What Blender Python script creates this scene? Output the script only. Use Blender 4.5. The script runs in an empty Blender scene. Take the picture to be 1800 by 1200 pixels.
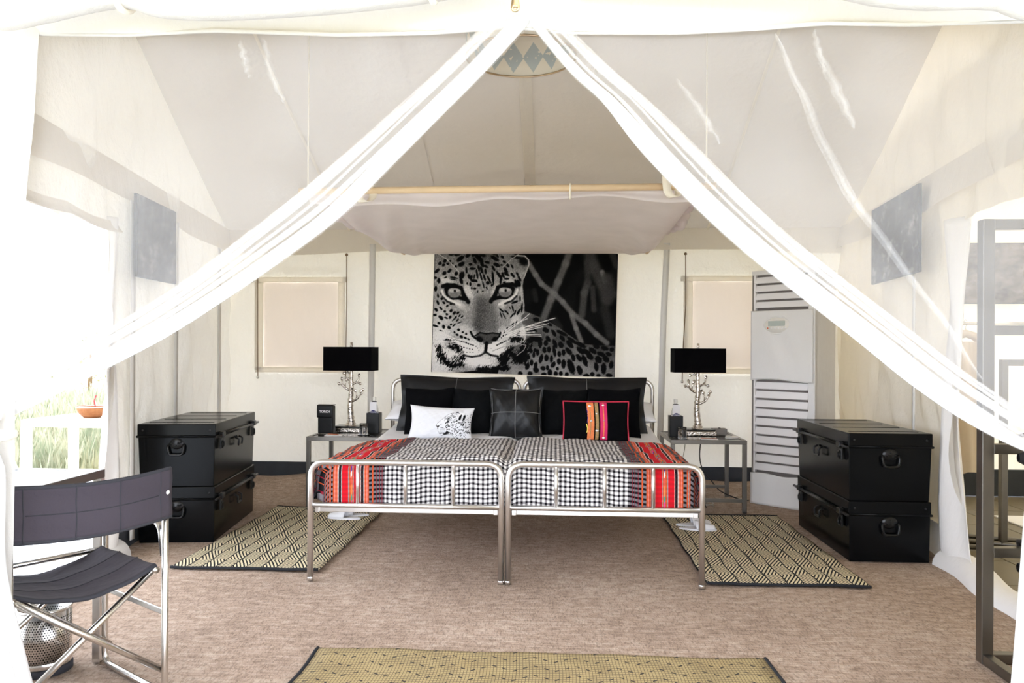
import bpy, bmesh, math, random
import numpy as np
from mathutils import Vector, Matrix, Euler
random.seed(7); np.random.seed(7)
SC = bpy.context.scene
COL = SC.collection
PI = math.pi

# ------------------------------------------------------------------ camera
cam_d = bpy.data.cameras.new('camera'); cam = bpy.data.objects.new('camera', cam_d); COL.objects.link(cam)
cam_d.sensor_width = 36.0; cam_d.lens = 1350.6 / 1800 * 36.0
cam_d.shift_y = 15.74 / 1800
cam_d.clip_start = 0.05; cam_d.clip_end = 500
cam.matrix_world = (Matrix.Translation((0.27, 0, 1.232)) @ Matrix.Rotation(0.0565, 4, 'Z')
                    @ Matrix.Rotation(PI / 2, 4, 'X') @ Matrix.Rotation(0.0044, 4, 'Z'))
SC.camera = cam
# ------------------------------------------------------------------ sky, exposure
W = bpy.data.worlds.new('sky'); SC.world = W; W.use_nodes = True
bg = W.node_tree.nodes['Background']
bg.inputs['Color'].default_value = (0.84, 0.895, 1.01, 1); bg.inputs['Strength'].default_value = 1.0
SC.view_settings.view_transform = 'Standard'; SC.view_settings.look = 'None'
SC.view_settings.gamma = 1; SC.view_settings.use_curve_mapping = False
SC.view_settings.exposure = 2.95
SC.cycles.max_bounces = 14; SC.cycles.diffuse_bounces = 7; SC.cycles.transparent_max_bounces = 32
SC.cycles.transmission_bounces = 10; SC.cycles.caustics_reflective = False; SC.cycles.caustics_refractive = False
SC.cycles.sample_clamp_indirect = 6; SC.cycles.use_denoising = True

# ------------------------------------------------------------------ node helper
def s2l(c):
    c = c / 255.0
    return c / 12.92 if c <= .04045 else ((c + .055) / 1.055) ** 2.4
def rgb(r, g, b): return (s2l(r), s2l(g), s2l(b), 1)

class NT:
    def __init__(s, mat): s.t = mat.node_tree; s.t.nodes.clear()
    def n(s, typ, **kw):
        nd = s.t.nodes.new(typ)
        for k, v in kw.items(): setattr(nd, k, v)
        return nd
    def l(s, a, b): s.t.links.new(a, b)
    def put(s, sock, v):
        if isinstance(v, E_): s.l(v.s, sock)
        elif isinstance(v, bpy.types.NodeSocket): s.l(v, sock)
        else: sock.default_value = v
class E_:
    """a float socket with arithmetic"""
    def __init__(s, nt, sock): s.nt = nt; s.s = sock
    def m(s, op, *a):
        nd = s.nt.n('ShaderNodeMath', operation=op)
        s.nt.l(s.s, nd.inputs[0])
        for i, v in enumerate(a): s.nt.put(nd.inputs[i + 1], v)
        return E_(s.nt, nd.outputs[0])
    def __add__(s, o): return s.m('ADD', o)
    def __sub__(s, o): return s.m('SUBTRACT', o)
    def __mul__(s, o): return s.m('MULTIPLY', o)
    def __truediv__(s, o): return s.m('DIVIDE', o)
    def gt(s, o): return s.m('GREATER_THAN', o)
    def lt(s, o): return s.m('LESS_THAN', o)
    def abs(s): return s.m('ABSOLUTE')
    def fract(s): return s.m('FRACT')
    def min(s, o): return s.m('MINIMUM', o)
    def max(s, o): return s.m('MAXIMUM', o)
    def sin(s): return s.m('SINE')
    def band(s, a, b): return s.gt(a) * s.lt(b)
def mixc(nt, f, a, b, mode='MIX'):
    nd = nt.n('ShaderNodeMix', data_type='RGBA', blend_type=mode)
    nt.put(nd.inputs[0], f); nt.put(nd.inputs[6], a); nt.put(nd.inputs[7], b)
    return nd.outputs[2]
def ramp(nt, f, stops, interp='LINEAR'):
    nd = nt.n('ShaderNodeValToRGB'); cr = nd.color_ramp; cr.interpolation = interp
    while len(cr.elements) > 1: cr.elements.remove(cr.elements[-1])
    for i, (p, c) in enumerate(stops):
        e = cr.elements[0] if i == 0 else cr.elements.new(p)
        e.position = p; e.color = c
    nt.put(nd.inputs[0], f); return nd.outputs[0]
def uv(nt):
    u = nt.n('ShaderNodeUVMap'); sx = nt.n('ShaderNodeSeparateXYZ'); nt.l(u.outputs[0], sx.inputs[0])
    return E_(nt, sx.outputs[0]), E_(nt, sx.outputs[1])
def obco(nt):
    u = nt.n('ShaderNodeTexCoord'); return u.outputs['Object']
def gen_xyz(nt):
    g = nt.n('ShaderNodeNewGeometry'); sx = nt.n('ShaderNodeSeparateXYZ'); nt.l(g.outputs['Position'], sx.inputs[0])
    return [E_(nt, sx.outputs[i]) for i in range(3)]
def noise(nt, scale, detail=3, rough=.5, vec=None, stretch=None):
    nd = nt.n('ShaderNodeTexNoise'); nd.inputs['Scale'].default_value = scale
    nd.inputs['Detail'].default_value = detail; nd.inputs['Roughness'].default_value = rough
    v = vec if vec is not None else obco(nt)
    if stretch:
        mp = nt.n('ShaderNodeMapping'); mp.inputs['Scale'].default_value = stretch; nt.l(v, mp.inputs[0]); v = mp.outputs[0]
    nt.l(v, nd.inputs['Vector'])
    return E_(nt, nd.outputs['Fac'])
def bump(nt, h, strength=.3, dist=.01):
    nd = nt.n('ShaderNodeBump'); nd.inputs['Strength'].default_value = strength; nd.inputs['Distance'].default_value = dist
    nt.put(nd.inputs['Height'], h); return nd.outputs[0]
def newmat(name):
    m = bpy.data.materials.new(name); m.use_nodes = True; return m, NT(m)
def pbr(name, color, rough=.6, metal=0, bumpf=None, bs=.3, bd=.005, var=0, vscale=8, **kw):
    m, nt = newmat(name)
    p = nt.n('ShaderNodeBsdfPrincipled'); o = nt.n('ShaderNodeOutputMaterial'); nt.l(p.outputs[0], o.inputs[0])
    col = color(nt) if callable(color) else color
    if var and not callable(color):
        f = noise(nt, vscale, 4)
        c1 = tuple(min(1, v * (1 - var)) for v in color[:3]) + (1,); c2 = tuple(min(1, v * (1 + var)) for v in color[:3]) + (1,)
        col = mixc(nt, f, c1, c2)
    nt.put(p.inputs['Base Color'], col)
    p.inputs['Roughness'].default_value = rough; p.inputs['Metallic'].default_value = metal
    for k, v in kw.items(): p.inputs[k.replace('_', ' ')].default_value = v
    if bumpf: nt.l(bump(nt, bumpf(nt), bs, bd), p.inputs['Normal'])
    return m
def cloth(name, color, trans=.35, tcol=None, wr=.3, wscale=(3, 3, 3), wd=.02, weave=True):
    """canvas / linen: diffuse + translucent, with wrinkle bump"""
    m, nt = newmat(name)
    d = nt.n('ShaderNodeBsdfDiffuse'); t = nt.n('ShaderNodeBsdfTranslucent'); mx = nt.n('ShaderNodeMixShader'); o = nt.n('ShaderNodeOutputMaterial')
    f = noise(nt, 1.3, 4)
    c2 = tuple(v * .93 for v in color[:3]) + (1,)
    col = mixc(nt, f, color, c2)
    nt.l(col, d.inputs[0]); t.inputs[0].default_value = tcol or color
    mx.inputs[0].default_value = trans
    nt.l(d.outputs[0], mx.inputs[1]); nt.l(t.outputs[0], mx.inputs[2]); nt.l(mx.outputs[0], o.inputs[0])
    h = noise(nt, 1.6, 5, .55, stretch=wscale)
    if weave: h = h + noise(nt, 260, 1) * .02
    b = bump(nt, h, wr, wd)
    nt.l(b, d.inputs['Normal']); nt.l(b, t.inputs['Normal'])
    return m
def netmat(name, alpha, color=(.93, .92, .92, 1), trans=.4):
    m, nt = newmat(name)
    tr = nt.n('ShaderNodeBsdfTransparent'); d = nt.n('ShaderNodeBsdfDiffuse'); t = nt.n('ShaderNodeBsdfTranslucent')
    m1 = nt.n('ShaderNodeMixShader'); m2 = nt.n('ShaderNodeMixShader'); o = nt.n('ShaderNodeOutputMaterial')
    d.inputs[0].default_value = color; t.inputs[0].default_value = color; m1.inputs[0].default_value = trans
    nt.l(d.outputs[0], m1.inputs[1]); nt.l(t.outputs[0], m1.inputs[2])
    f = noise(nt, 5, 4); a = f * .16 + (alpha - .08)
    nt.put(m2.inputs[0], a); nt.l(tr.outputs[0], m2.inputs[1]); nt.l(m1.outputs[0], m2.inputs[2]); nt.l(m2.outputs[0], o.inputs[0])
    return m

M = {}
CREAM = rgb(236, 228, 208)
M['canvas'] = cloth('cream_canvas', rgb(243, 241, 236), .08, rgb(246, 236, 218), .6, (2.4, 2.4, 1.9), .08)
M['canvas_thin'] = cloth('thin_cream_canvas', rgb(242, 237, 226), .16, rgb(250, 238, 214), .5, (2.4, 2.4, 1.9), .06)
M['roof'] = cloth('roof_canvas', rgb(216, 210, 204), .06, rgb(236, 229, 218), .5, (1.5, 1.5, 1.5), .05)
M['shade_roof'] = cloth('shade_roof_canvas', rgb(225, 220, 210), .28, rgb(235, 225, 205), .2)
M['white_canvas'] = cloth('white_canvas', rgb(247, 245, 243), .12, rgb(250, 245, 238), .5, (3, 3, 1.2), .03)
M['front_canvas'] = cloth('front_canvas', rgb(212, 208, 202), .10, rgb(240, 235, 226), .6, (3, 3, 1.2), .04)  # white canvas, colour darkened to offset the strong light on the front
M['panel'] = cloth('window_panel_canvas', rgb(240, 230, 222), .08, rgb(250, 230, 208), .35, (3, 3, .8), .03)
M['frame_canvas'] = cloth('window_frame_canvas', rgb(240, 236, 228), .25, rgb(250, 240, 222), .5, (8, 8, 8), .02)
M['webbing'] = cloth('grey_webbing', rgb(240, 238, 234), .10, rgb(220, 216, 206), .2)
M['valance'] = cloth('valance_canvas', rgb(236, 230, 220), .10, rgb(242, 228, 200), .5, (4, 4, 2), .03)
M['net'] = netmat('mosquito_net', .20, (.84, .82, .82, 1), .3)
M['net_fold'] = netmat('mosquito_net_folds', .24, (.90, .89, .89, 1), .3)
M['net_soft'] = netmat('net_crease_layer', .09, (.9, .9, .9, 1), .3)
M['net_band'] = netmat('net_border_band', .85, (.70, .695, .69, 1), .3)
M['canopy_net'] = netmat('canopy_net', .82, (.97, .92, .925, 1), .5)
M['dark_band'] = pbr('dark_band_canvas', rgb(52, 56, 62), .8, var=.25)
M['steel'] = pbr('brushed_steel', (.72, .70, .68, 1), .30, 1, lambda nt: noise(nt, 60, 2, stretch=(1, 1, 8)), .08)
M['chrome'] = pbr('polished_steel_tube', (.68, .66, .63, 1), .22, 1)
M['dark_steel'] = pbr('gunmetal_square_tube', (.20, .188, .172, 1), .36, 1, var=.15)
M['silver'] = pbr('cast_silver', (.62, .56, .50, 1), .14, 1, lambda nt: noise(nt, 70, 2), .8, .006)
M['trunk'] = pbr('black_painted_tin', rgb(7, 8, 10), .22, 0, lambda nt: noise(nt, 6, 3), .06, .01, Specular_IOR_Level=.14)
M['trunk_dk'] = pbr('black_iron_fitting', rgb(10, 10, 11), .3, 0, Specular_IOR_Level=.4)
M['white'] = pbr('white_cotton', rgb(240, 240, 243), .85, 0, lambda nt: noise(nt, 5, 5), .5, .02)
M['pillow_w'] = M['white']
M['black_cotton'] = pbr('black_cotton', rgb(7, 7, 9), .95, 0, lambda nt: noise(nt, 200, 2), .2, .002, Specular_IOR_Level=.08)
M['leather'] = pbr('black_leather', rgb(8, 9, 11), .44, 0, lambda nt: noise(nt, 14, 4, .5), .22, .01, Specular_IOR_Level=.35)
M['shade'] = pbr('black_lampshade', rgb(7, 6, 8), .95, 0, lambda nt: noise(nt, 300, 1), .1, .001, Specular_IOR_Level=.06)
M['plinth_black'] = pbr('black_stone', rgb(14, 14, 15), .2)
M['slate'] = pbr('dark_table_glass', rgb(62, 58, 55), .16)
M['glass'] = pbr('clear_glass', (1, 1, 1, 1), .02, 0, Transmission_Weight=1.0, IOR=1.35)
M['plastic'] = pbr('clear_bottle', (.96, .97, 1, 1), .06, 0, Transmission_Weight=.85, IOR=1.25)
M['paper'] = pbr('white_paper', rgb(240, 238, 240), .8)
M['bluelabel'] = pbr('navy_label', rgb(22, 22, 92), .5)
M['orangeprint'] = pbr('orange_print', rgb(196, 108, 80), .6)
M['wood'] = pbr('pale_wood', rgb(222, 196, 160), .6, var=.1, vscale=14)
M['pencil'] = pbr('pencil_wood', rgb(190, 120, 90), .5)
M['greybox'] = pbr('grey_box', rgb(128, 122, 116), .5)
M['ivory'] = pbr('ivory_plastic', rgb(236, 232, 224), .4)
M['lcd'] = pbr('lcd_grey', rgb(176, 184, 176), .3)
M['red'] = pbr('coral_button', rgb(232, 130, 96), .4)
M['ac_white'] = pbr('white_louvre', rgb(240, 237, 237), .45)
M['ac_in'] = pbr('grey_grille_inside', rgb(120, 112, 108), .7)
M['cord'] = pbr('brown_cord', rgb(120, 98, 74), .9)
M['black_cable'] = pbr('black_cable', rgb(22, 22, 26), .5)
M['chairfab'] = pbr('charcoal_quilted_canvas', rgb(54, 48, 56), .9, 0, lambda nt: noise(nt, 22, 4), .5, .01)
M['chairtrim'] = pbr('dark_binding', rgb(44, 44, 50), .9)
M['brass'] = pbr('brass', (.62, .46, .27, 1), .28, 1)
M['gold'] = pbr('gold_rim', (.6, .46, .3, 1), .3, 1)
M['strap'] = pbr('cream_strap', rgb(236, 228, 212), .8)
M['robe'] = cloth('beige_robe', rgb(228, 212, 188), .2, None, .5, (6, 6, 1), .03)
M['outwood'] = pbr('limed_table', rgb(236, 226, 206), .5)
M['basket'] = pbr('cane_basket', lambda nt: mixc(nt, noise(nt, 40, 2), rgb(120, 66, 34), rgb(160, 108, 66)), .6)
M['tile'] = pbr('veranda_tile', rgb(196, 202, 208), .35, var=.06, vscale=5)
M['tile_dk'] = pbr('olive_floor_tile', rgb(104, 92, 68), .45, var=.12, vscale=6)
M['flap_inside'] = M['white_canvas']
M['dark_bag'] = pbr('black_nylon', rgb(26, 26, 30), .6)
M['print_back'] = pbr('print_edge', rgb(226, 210, 180), .7)
M['stitch'] = pbr('grey_stitch', rgb(118, 118, 118), .8)
M['pink'] = pbr('crimson_piping', rgb(188, 34, 62), .7)
M['mirror'] = pbr('mirror_sequin', (.8, .8, .78, 1), .12, 1)
M['sole'] = pbr('white_slipper', rgb(236, 236, 240), .9)
M['clockface'] = pbr('pale_clock_face', rgb(214, 222, 208), .3)
M['bluedark'] = pbr('dark_blue_frame', rgb(40, 40, 60), .5)
M['clear_cable'] = pbr('clear_flex', rgb(170, 165, 155), .3)

def mat_carpet():
    m, nt = newmat('jute_carpet')
    p = nt.n('ShaderNodeBsdfPrincipled'); o = nt.n('ShaderNodeOutputMaterial'); nt.l(p.outputs[0], o.inputs[0])
    x, y, z = gen_xyz(nt)
    co = obco(nt)
    big = noise(nt, 1.4, 4, .6, co); mid = noise(nt, 14, 4, .6, co, (1, 2.2, 1)); fine = noise(nt, 150, 2, .6, co, (1, .5, 1))
    rows = ((y * 260 + noise(nt, 12, 2) * 2.5).sin() * .5 + .5)
    c = ramp(nt, mid * .55 + big * .35 + fine * .12, [(.28, rgb(118, 101, 89)), (.50, rgb(169, 148, 132)), (.70, rgb(200, 183, 168))])
    fl = noise(nt, 260, 1, .5, co); c = mixc(nt, fl.gt(.70) * .6, c, rgb(232, 208, 176))
    c = mixc(nt, noise(nt, 120, 3, .65, co, (1, .3, 1)).lt(.44) * .42, c, rgb(100, 84, 73))
    nt.l(c, p.inputs['Base Color']); p.inputs['Roughness'].default_value = .95
    p.inputs['Specular IOR Level'].default_value = .15
    h = rows * .25 + fine * .9 + mid * .4
    nt.l(bump(nt, h, .55, .006), p.inputs['Normal'])
    return m
M['carpet'] = mat_carpet()
def mat_rug(name, light, dark):
    m, nt = newmat(name)
    p = nt.n('ShaderNodeBsdfPrincipled'); o = nt.n('ShaderNodeOutputMaterial'); nt.l(p.outputs[0], o.inputs[0])
    u, v = uv(nt)
    a, b = .169, .345
    def lat(ox, oy):
        dx = ((u / a + (ox + 40)).fract() - .5).abs() * 2
        dy = ((v / b + (oy + 40)).fract() - .5).abs() * 2
        return dx + dy
    mm = lat(0, 0).min(lat(.5, .5))
    ring = (mm * 4.2 + .04).fract()
    tip = (((u / (a / 2)) + .5 + 40).fract() - .5).abs().lt(.045)
    line = ring.lt(.42).max(tip)
    w = noise(nt, 60, 2)
    yarn = ((v * 620).sin() * .5 + .5)
    c = mixc(nt, line, mixc(nt, w, light, tuple(x * .78 for x in light[:3]) + (1,)), dark)
    nt.l(c, p.inputs['Base Color']); p.inputs['Roughness'].default_value = .9
    p.inputs['Specular IOR Level'].default_value = .25
    nt.l(bump(nt, yarn * .5 + w, .35, .004), p.inputs['Normal'])
    return m
M['rug'] = mat_rug('diamond_rug', rgb(238, 225, 190), rgb(10, 10, 15))
M['rugbind'] = pbr('rug_binding', rgb(20, 22, 28), .9)
def mat_frontrug():
    m, nt = newmat('ochre_weave')
    p = nt.n('ShaderNodeBsdfPrincipled'); o = nt.n('ShaderNodeOutputMaterial'); nt.l(p.outputs[0], o.inputs[0])
    u, v = uv(nt)
    su = (u / .0125).fract(); sv = (v / .017).fract()
    grid = su.lt(.2).max(sv.lt(.22))
    ch = ((u / .16).fract() - .5).abs() * 2; row = ((v + ch * .05) / .085).fract()
    mark = row.lt(.10) * (u / .04).fract().lt(.42)
    c = mixc(nt, noise(nt, 9, 3), rgb(178, 160, 116), rgb(152, 130, 88))
    c = mixc(nt, grid * .8, c, rgb(70, 58, 44)); c = mixc(nt, mark, c, rgb(26, 24, 26))
    nt.l(c, p.inputs['Base Color']); p.inputs['Roughness'].default_value = .9
    nt.l(bump(nt, (grid * -1.0) + noise(nt, 40, 2) * .4, .4, .004), p.inputs['Normal'])
    return m
M['frontrug'] = mat_frontrug()
def mat_throw():
    m, nt = newmat('woven_throw')
    p = nt.n('ShaderNodeBsdfPrincipled'); o = nt.n('ShaderNodeOutputMaterial'); nt.l(p.outputs[0], o.inputs[0])
    u, v = uv(nt)
    a = u.abs(); per = .0258
    A = (u / per + 100).fract().gt(.46); B = (v / per + 100).fract().gt(.46)
    white = rgb(243, 240, 236); blk = rgb(7, 7, 10); grey = rgb(134, 129, 130)
    ging = mixc(nt, A * B, mixc(nt, A.max(B), blk, grey), white)
    weft = mixc(nt, B, blk, rgb(112, 106, 110))
    K = rgb(16, 14, 18); Wt = rgb(232, 222, 216); R = rgb(208, 18, 34); O = rgb(206, 84, 40); P_ = rgb(228, 128, 112); G = rgb(150, 140, 138); DR = rgb(130, 16, 36)
    z = (0, 0, 0, 1)
    L = .5; S = 1.25
    def q(x): return (x - .6) / .8
    warp = [(.6, z), (.666, DR), (.669, z), (.680, DR), (.683, z), (.698, DR), (.701, z), (.716, O), (.724, z), (.742, O), (.750, P_), (.756, O), (.763, P_), (.768, Wt), (.771, K), (.785, Wt), (.788, R),
            (.824, G), (.828, O), (.834, Wt), (.842, O), (.850, G), (.855, R), (.890, Wt), (.893, K), (.907, Wt), (.910, P_), (.916, O), (.924, P_), (.930, O), (.938, z), (.958, O), (.966, G), (.972, O), (.980, z), (1.0, O), (1.008, z), (1.03, O), (1.036, z), (1.07, DR), (1.078, z), (1.11, O), (1.116, z), (1.16, DR), (1.166, z)]
    # two ramps (32 stops at most each)
    w1 = ramp(nt, (a - .6) * 2.5, [((x - .6) * 2.5, c) for x, c in warp if x < .888], 'CONSTANT')
    w2 = ramp(nt, (a - .89) * 2.5, [((x - .89) * 2.5, c) for x, c in warp if x >= .889], 'CONSTANT')
    wc = mixc(nt, a.gt(.89), w1, w2)
    lum = nt.n('ShaderNodeRGBToBW'); nt.l(wc, lum.inputs[0]); isz = E_(nt, lum.outputs[0]).gt(.0008)
    wc2 = mixc(nt, B * .22, wc, rgb(90, 30, 30))
    side = mixc(nt, isz, weft, wc2)
    # little ikat motif running down the middle stripe
    mot = ramp(nt, (v * 4.3 + u * 9).fract(), [(0, rgb(230, 120, 40)), (.22, rgb(30, 140, 110)), (.36, rgb(220, 30, 140)), (.55, rgb(80, 40, 140)), (.68, rgb(236, 230, 222)), (.8, rgb(210, 60, 40))], 'CONSTANT')
    side = mixc(nt, a.band(.835, .842), side, mot)
    c = mixc(nt, a.gt(.655), ging, side)
    c = mixc(nt, noise(nt, 30, 3) * .10, c, rgb(60, 50, 55))
    nt.l(c, p.inputs['Base Color']); p.inputs['Roughness'].default_value = .92
    p.inputs['Specular IOR Level'].default_value = .2
    nt.l(bump(nt, noise(nt, 120, 2) + A * .2 + B * .2, .25, .003), p.inputs['Normal'])
    return m
M['throw'] = mat_throw()
def mat_quilt():
    def h(nt):
        u, v = uv(nt)
        a = ((u / .045 + v / .045 + 40).fract() - .5).abs(); b = ((u / .045 - v / .045 + 40).fract() - .5).abs()
        return a.min(b)
    return pbr('black_quilted_velvet', rgb(6, 7, 9), .8, 0, h, .35, .006, Specular_IOR_Level=.12)
M['quilt'] = mat_quilt()
def mat_attr(name, rough=.55):
    m, nt = newmat(name)
    p = nt.n('ShaderNodeBsdfPrincipled'); o = nt.n('ShaderNodeOutputMaterial'); nt.l(p.outputs[0], o.inputs[0])
    a = nt.n('ShaderNodeAttribute'); a.attribute_name = 'ink'; nt.l(a.outputs[0], p.inputs['Base Color'])
    p.inputs['Roughness'].default_value = rough; p.inputs['Specular IOR Level'].default_value = .04
    return m
M['print'] = mat_attr('canvas_print'); M['printcloth'] = mat_attr('printed_cotton', .9)
def mat_perf():
    def col(nt):
        u, v = uv(nt)
        r = (v / .009); odd = (r.m('FLOOR') * .5).fract()
        dx = ((u / .009 + odd).fract() - .5); dy = (r.fract() - .5)
        hole = (dx * dx + dy * dy).lt(.09) * v.band(.045, .215)
        return mixc(nt, hole, (.66, .63, .6, 1), (.02, .02, .02, 1))
    return pbr('perforated_steel', col, .25, 1)
M['perf'] = mat_perf()
def mat_shadepend():
    def col(nt):
        u, v = uv(nt)
        d = ((u * 16).fract() - .5).abs() * 2; e = (v - .62).abs() * 3.2
        m = (d * .9 + e).lt(.95) * noise(nt, 30, 2).gt(.36)
        return mixc(nt, m, rgb(232, 222, 204), rgb(182, 188, 186))
    return pbr('printed_pendant_shade', col, .8)
M['pendshade'] = mat_shadepend()
def mat_land(name, a, b, s):
    def col(nt):
        f = noise(nt, s, 6, .65, None, (1, 1, 1.6))
        return ramp(nt, f, [(.3, a), (.55, b), (.72, rgb(150, 146, 140))])
    return pbr(name, col, .6, Specular_IOR_Level=.06)
M['land1'] = mat_land('monochrome_print', rgb(40, 38, 40), rgb(92, 88, 88), 3.2)
M['land2'] = mat_land('monochrome_print_dark', rgb(34, 32, 32), rgb(78, 74, 74), 4.5)
M['land3'] = mat_land('landscape_print', rgb(52, 48, 44), rgb(128, 118, 108), 3.6)
M['earth'] = pbr('dry_grass_ground', lambda nt: ramp(nt, noise(nt, 9, 6, .7), [(.3, rgb(118, 112, 78)), (.5, rgb(166, 160, 116)), (.7, rgb(204, 192, 150))]), .95)
M['blade'] = pbr('grass_blade', lambda nt: ramp(nt, noise(nt, 3, 3), [(.35, rgb(120, 128, 100)), (.6, rgb(172, 168, 142))]), .8)

# ------------------------------------------------------------------ mesh builder
class MB:
    def __init__(s): s.v = []; s.f = []; s.uv = {}
    def add(s, vs, fs, uvs=None):
        b = len(s.v); s.v += [tuple(p) for p in vs]
        for f in fs: s.f.append(tuple(i + b for i in f))
        if uvs is not None:
            for i, t in enumerate(uvs): s.uv[b + i] = t
        return s
    def box(s, c, d, rot=None):
        x, y, z = (k / 2 for k in d)
        vs = [Vector((a * x, b * y, e * z)) for a in (-1, 1) for b in (-1, 1) for e in (-1, 1)]
        if rot is not None: vs = [rot @ p for p in vs]
        vs = [p + Vector(c) for p in vs]
        return s.add(vs, [(0, 1, 3, 2), (4, 6, 7, 5), (0, 4, 5, 1), (2, 3, 7, 6), (0, 2, 6, 4), (1, 5, 7, 3)])
    def bb(s, a, b): return s.box([(i + j) / 2 for i, j in zip(a, b)], [abs(j - i) for i, j in zip(a, b)])
    def tube(s, path, r, seg=10, cap=True, closed=False):
        P = [Vector(p) for p in path]; n = len(P)
        R = list(r) if hasattr(r, '__len__') else [r] * n
        T = []
        for i in range(n):
            if closed: t = P[(i + 1) % n] - P[i - 1]
            else: t = P[min(i + 1, n - 1)] - P[max(i - 1, 0)]
            T.append(t.normalized())
        up = Vector((0, 0, 1)) if abs(T[0].z) < .9 else Vector((1, 0, 0))
        nrm = (up - T[0] * up.dot(T[0])).normalized()
        vs = []
        for i in range(n):
            nrm = (nrm - T[i] * nrm.dot(T[i])).normalized(); bn = T[i].cross(nrm)
            for k in range(seg):
                a = 2 * PI * k / seg; vs.append(P[i] + (nrm * math.cos(a) + bn * math.sin(a)) * R[i])
        fs = []
        for i in range(n if closed else n - 1):
            j = (i + 1) % n
            for k in range(seg):
                k2 = (k + 1) % seg; fs.append((i * seg + k, i * seg + k2, j * seg + k2, j * seg + k))
        if cap and not closed:
            fs.append(tuple(range(seg - 1, -1, -1))); fs.append(tuple((n - 1) * seg + k for k in range(seg)))
        return s.add(vs, fs)
    def lathe(s, prof, seg=24, c=(0, 0, 0), uvs=False):
        vs = []; fs = []; t = []
        L = 0
        for i, (r, z) in enumerate(prof):
            for k in range(seg + (1 if uvs else 0)):
                a = 2 * PI * k / seg; vs.append((c[0] + r * math.cos(a), c[1] + r * math.sin(a), c[2] + z)); t.append((k / seg, z))
        m = seg + (1 if uvs else 0)
        for i in range(len(prof) - 1):
            for k in range(seg):
                k2 = (k + 1) if uvs else (k + 1) % seg
                fs.append((i * m + k, i * m + k2, (i + 1) * m + k2, (i + 1) * m + k))
        return s.add(vs, fs, t if uvs else None)
    def grid(s, fn, nu, nv, uvfn=None, flip=False):
        vs = []; t = []
        for i in range(nu + 1):
            for j in range(nv + 1):
                vs.append(fn(i / nu, j / nv))
                if uvfn: t.append(uvfn(i / nu, j / nv))
        fs = []
        for i in range(nu):
            for j in range(nv):
                a = i * (nv + 1) + j; q = (a, a + nv + 1, a + nv + 2, a + 1)
                fs.append(q[::-1] if flip else q)
        return s.add(vs, fs, t if uvfn else None)
    def build(s, name, mat, parent=None, smooth=False, bevel=0, solid=0, bseg=2, kind=None):
        me = bpy.data.meshes.new(name); me.from_pydata(s.v, [], s.f)
        if s.uv:
            ul = me.uv_layers.new(name='UVMap')
            vi = np.zeros(len(me.loops), int); me.loops.foreach_get('vertex_index', vi)
            arr = np.array([s.uv.get(i, (0, 0)) for i in range(len(s.v))], float)
            ul.data.foreach_set('uv', arr[vi].ravel())
        me.materials.append(M[mat])
        if smooth: me.polygons.foreach_set('use_smooth', [True] * len(me.polygons))
        me.update()
        o = bpy.data.objects.new(name, me); COL.objects.link(o)
        if parent: o.parent = parent
        if solid:
            md = o.modifiers.new('thickness', 'SOLIDIFY'); md.thickness = solid; md.offset = 0
        if bevel:
            md = o.modifiers.new('bevel', 'BEVEL'); md.width = bevel; md.segments = bseg; md.limit_method = 'ANGLE'
        if kind: o['kind'] = kind
        return o
def arc(path, rad, n=5):
    """round the inner corners of a polyline"""
    P = [Vector(p) for p in path]; out = [P[0]]
    for i in range(1, len(P) - 1):
        a = (P[i - 1] - P[i]); b = (P[i + 1] - P[i]); r = min(rad, a.length * .49, b.length * .49)
        p0 = P[i] + a.normalized() * r; p2 = P[i] + b.normalized() * r
        for k in range(n + 1):
            t = k / n; out.append(p0 * (1 - t) ** 2 + P[i] * 2 * t * (1 - t) + p2 * t * t)
    out.append(P[-1]); return out
def thing(name, label, cat, loc=(0, 0, 0), rz=0, group=None):
    o = bpy.data.objects.new(name, None); COL.objects.link(o); o.empty_display_size = .1
    o.location = loc; o.rotation_euler = (0, 0, rz); o['label'] = label; o['category'] = cat
    if group: o['group'] = group
    return o
def tag(o, label, cat, group=None):
    o['label'] = label; o['category'] = cat
    if group: o['group'] = group
    return o
def struct(o, label=None):
    o['kind'] = 'structure'
    if label: o['label'] = label
    return o
def child_copy(src, parent):
    c = src.copy(); COL.objects.link(c); c.parent = parent; return c
def lerp(a, b, t): return a + (b - a) * t
def interp(pts, t):
    """pts: list of tuples evenly parametrised; smooth interpolation"""
    n = len(pts) - 1; x = min(max(t, 0), 1) * n; i = min(int(x), n - 1); f = x - i
    g = lambda k: pts[min(max(k, 0), n)]
    p0, p1, p2, p3 = g(i - 1), g(i), g(i + 1), g(i + 2)
    return tuple(.5 * (2 * b + (c - a) * f + (2 * a - 5 * b + 4 * c - d) * f * f + (3 * b - a - 3 * c + d) * f ** 3) for a, b, c, d in zip(p0, p1, p2, p3))
def wob(x, y, s=0):
    return (math.sin(x * 3.1 + y * 1.7 + s) + .6 * math.sin(x * 5.3 - y * 4.1 + s * 2.3) + .35 * math.sin(x * 11.7 + y * 7.9 + s * 1.3) + .2 * math.sin(y * 17.1 - x * 13 + s)) / 2.15
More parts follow.
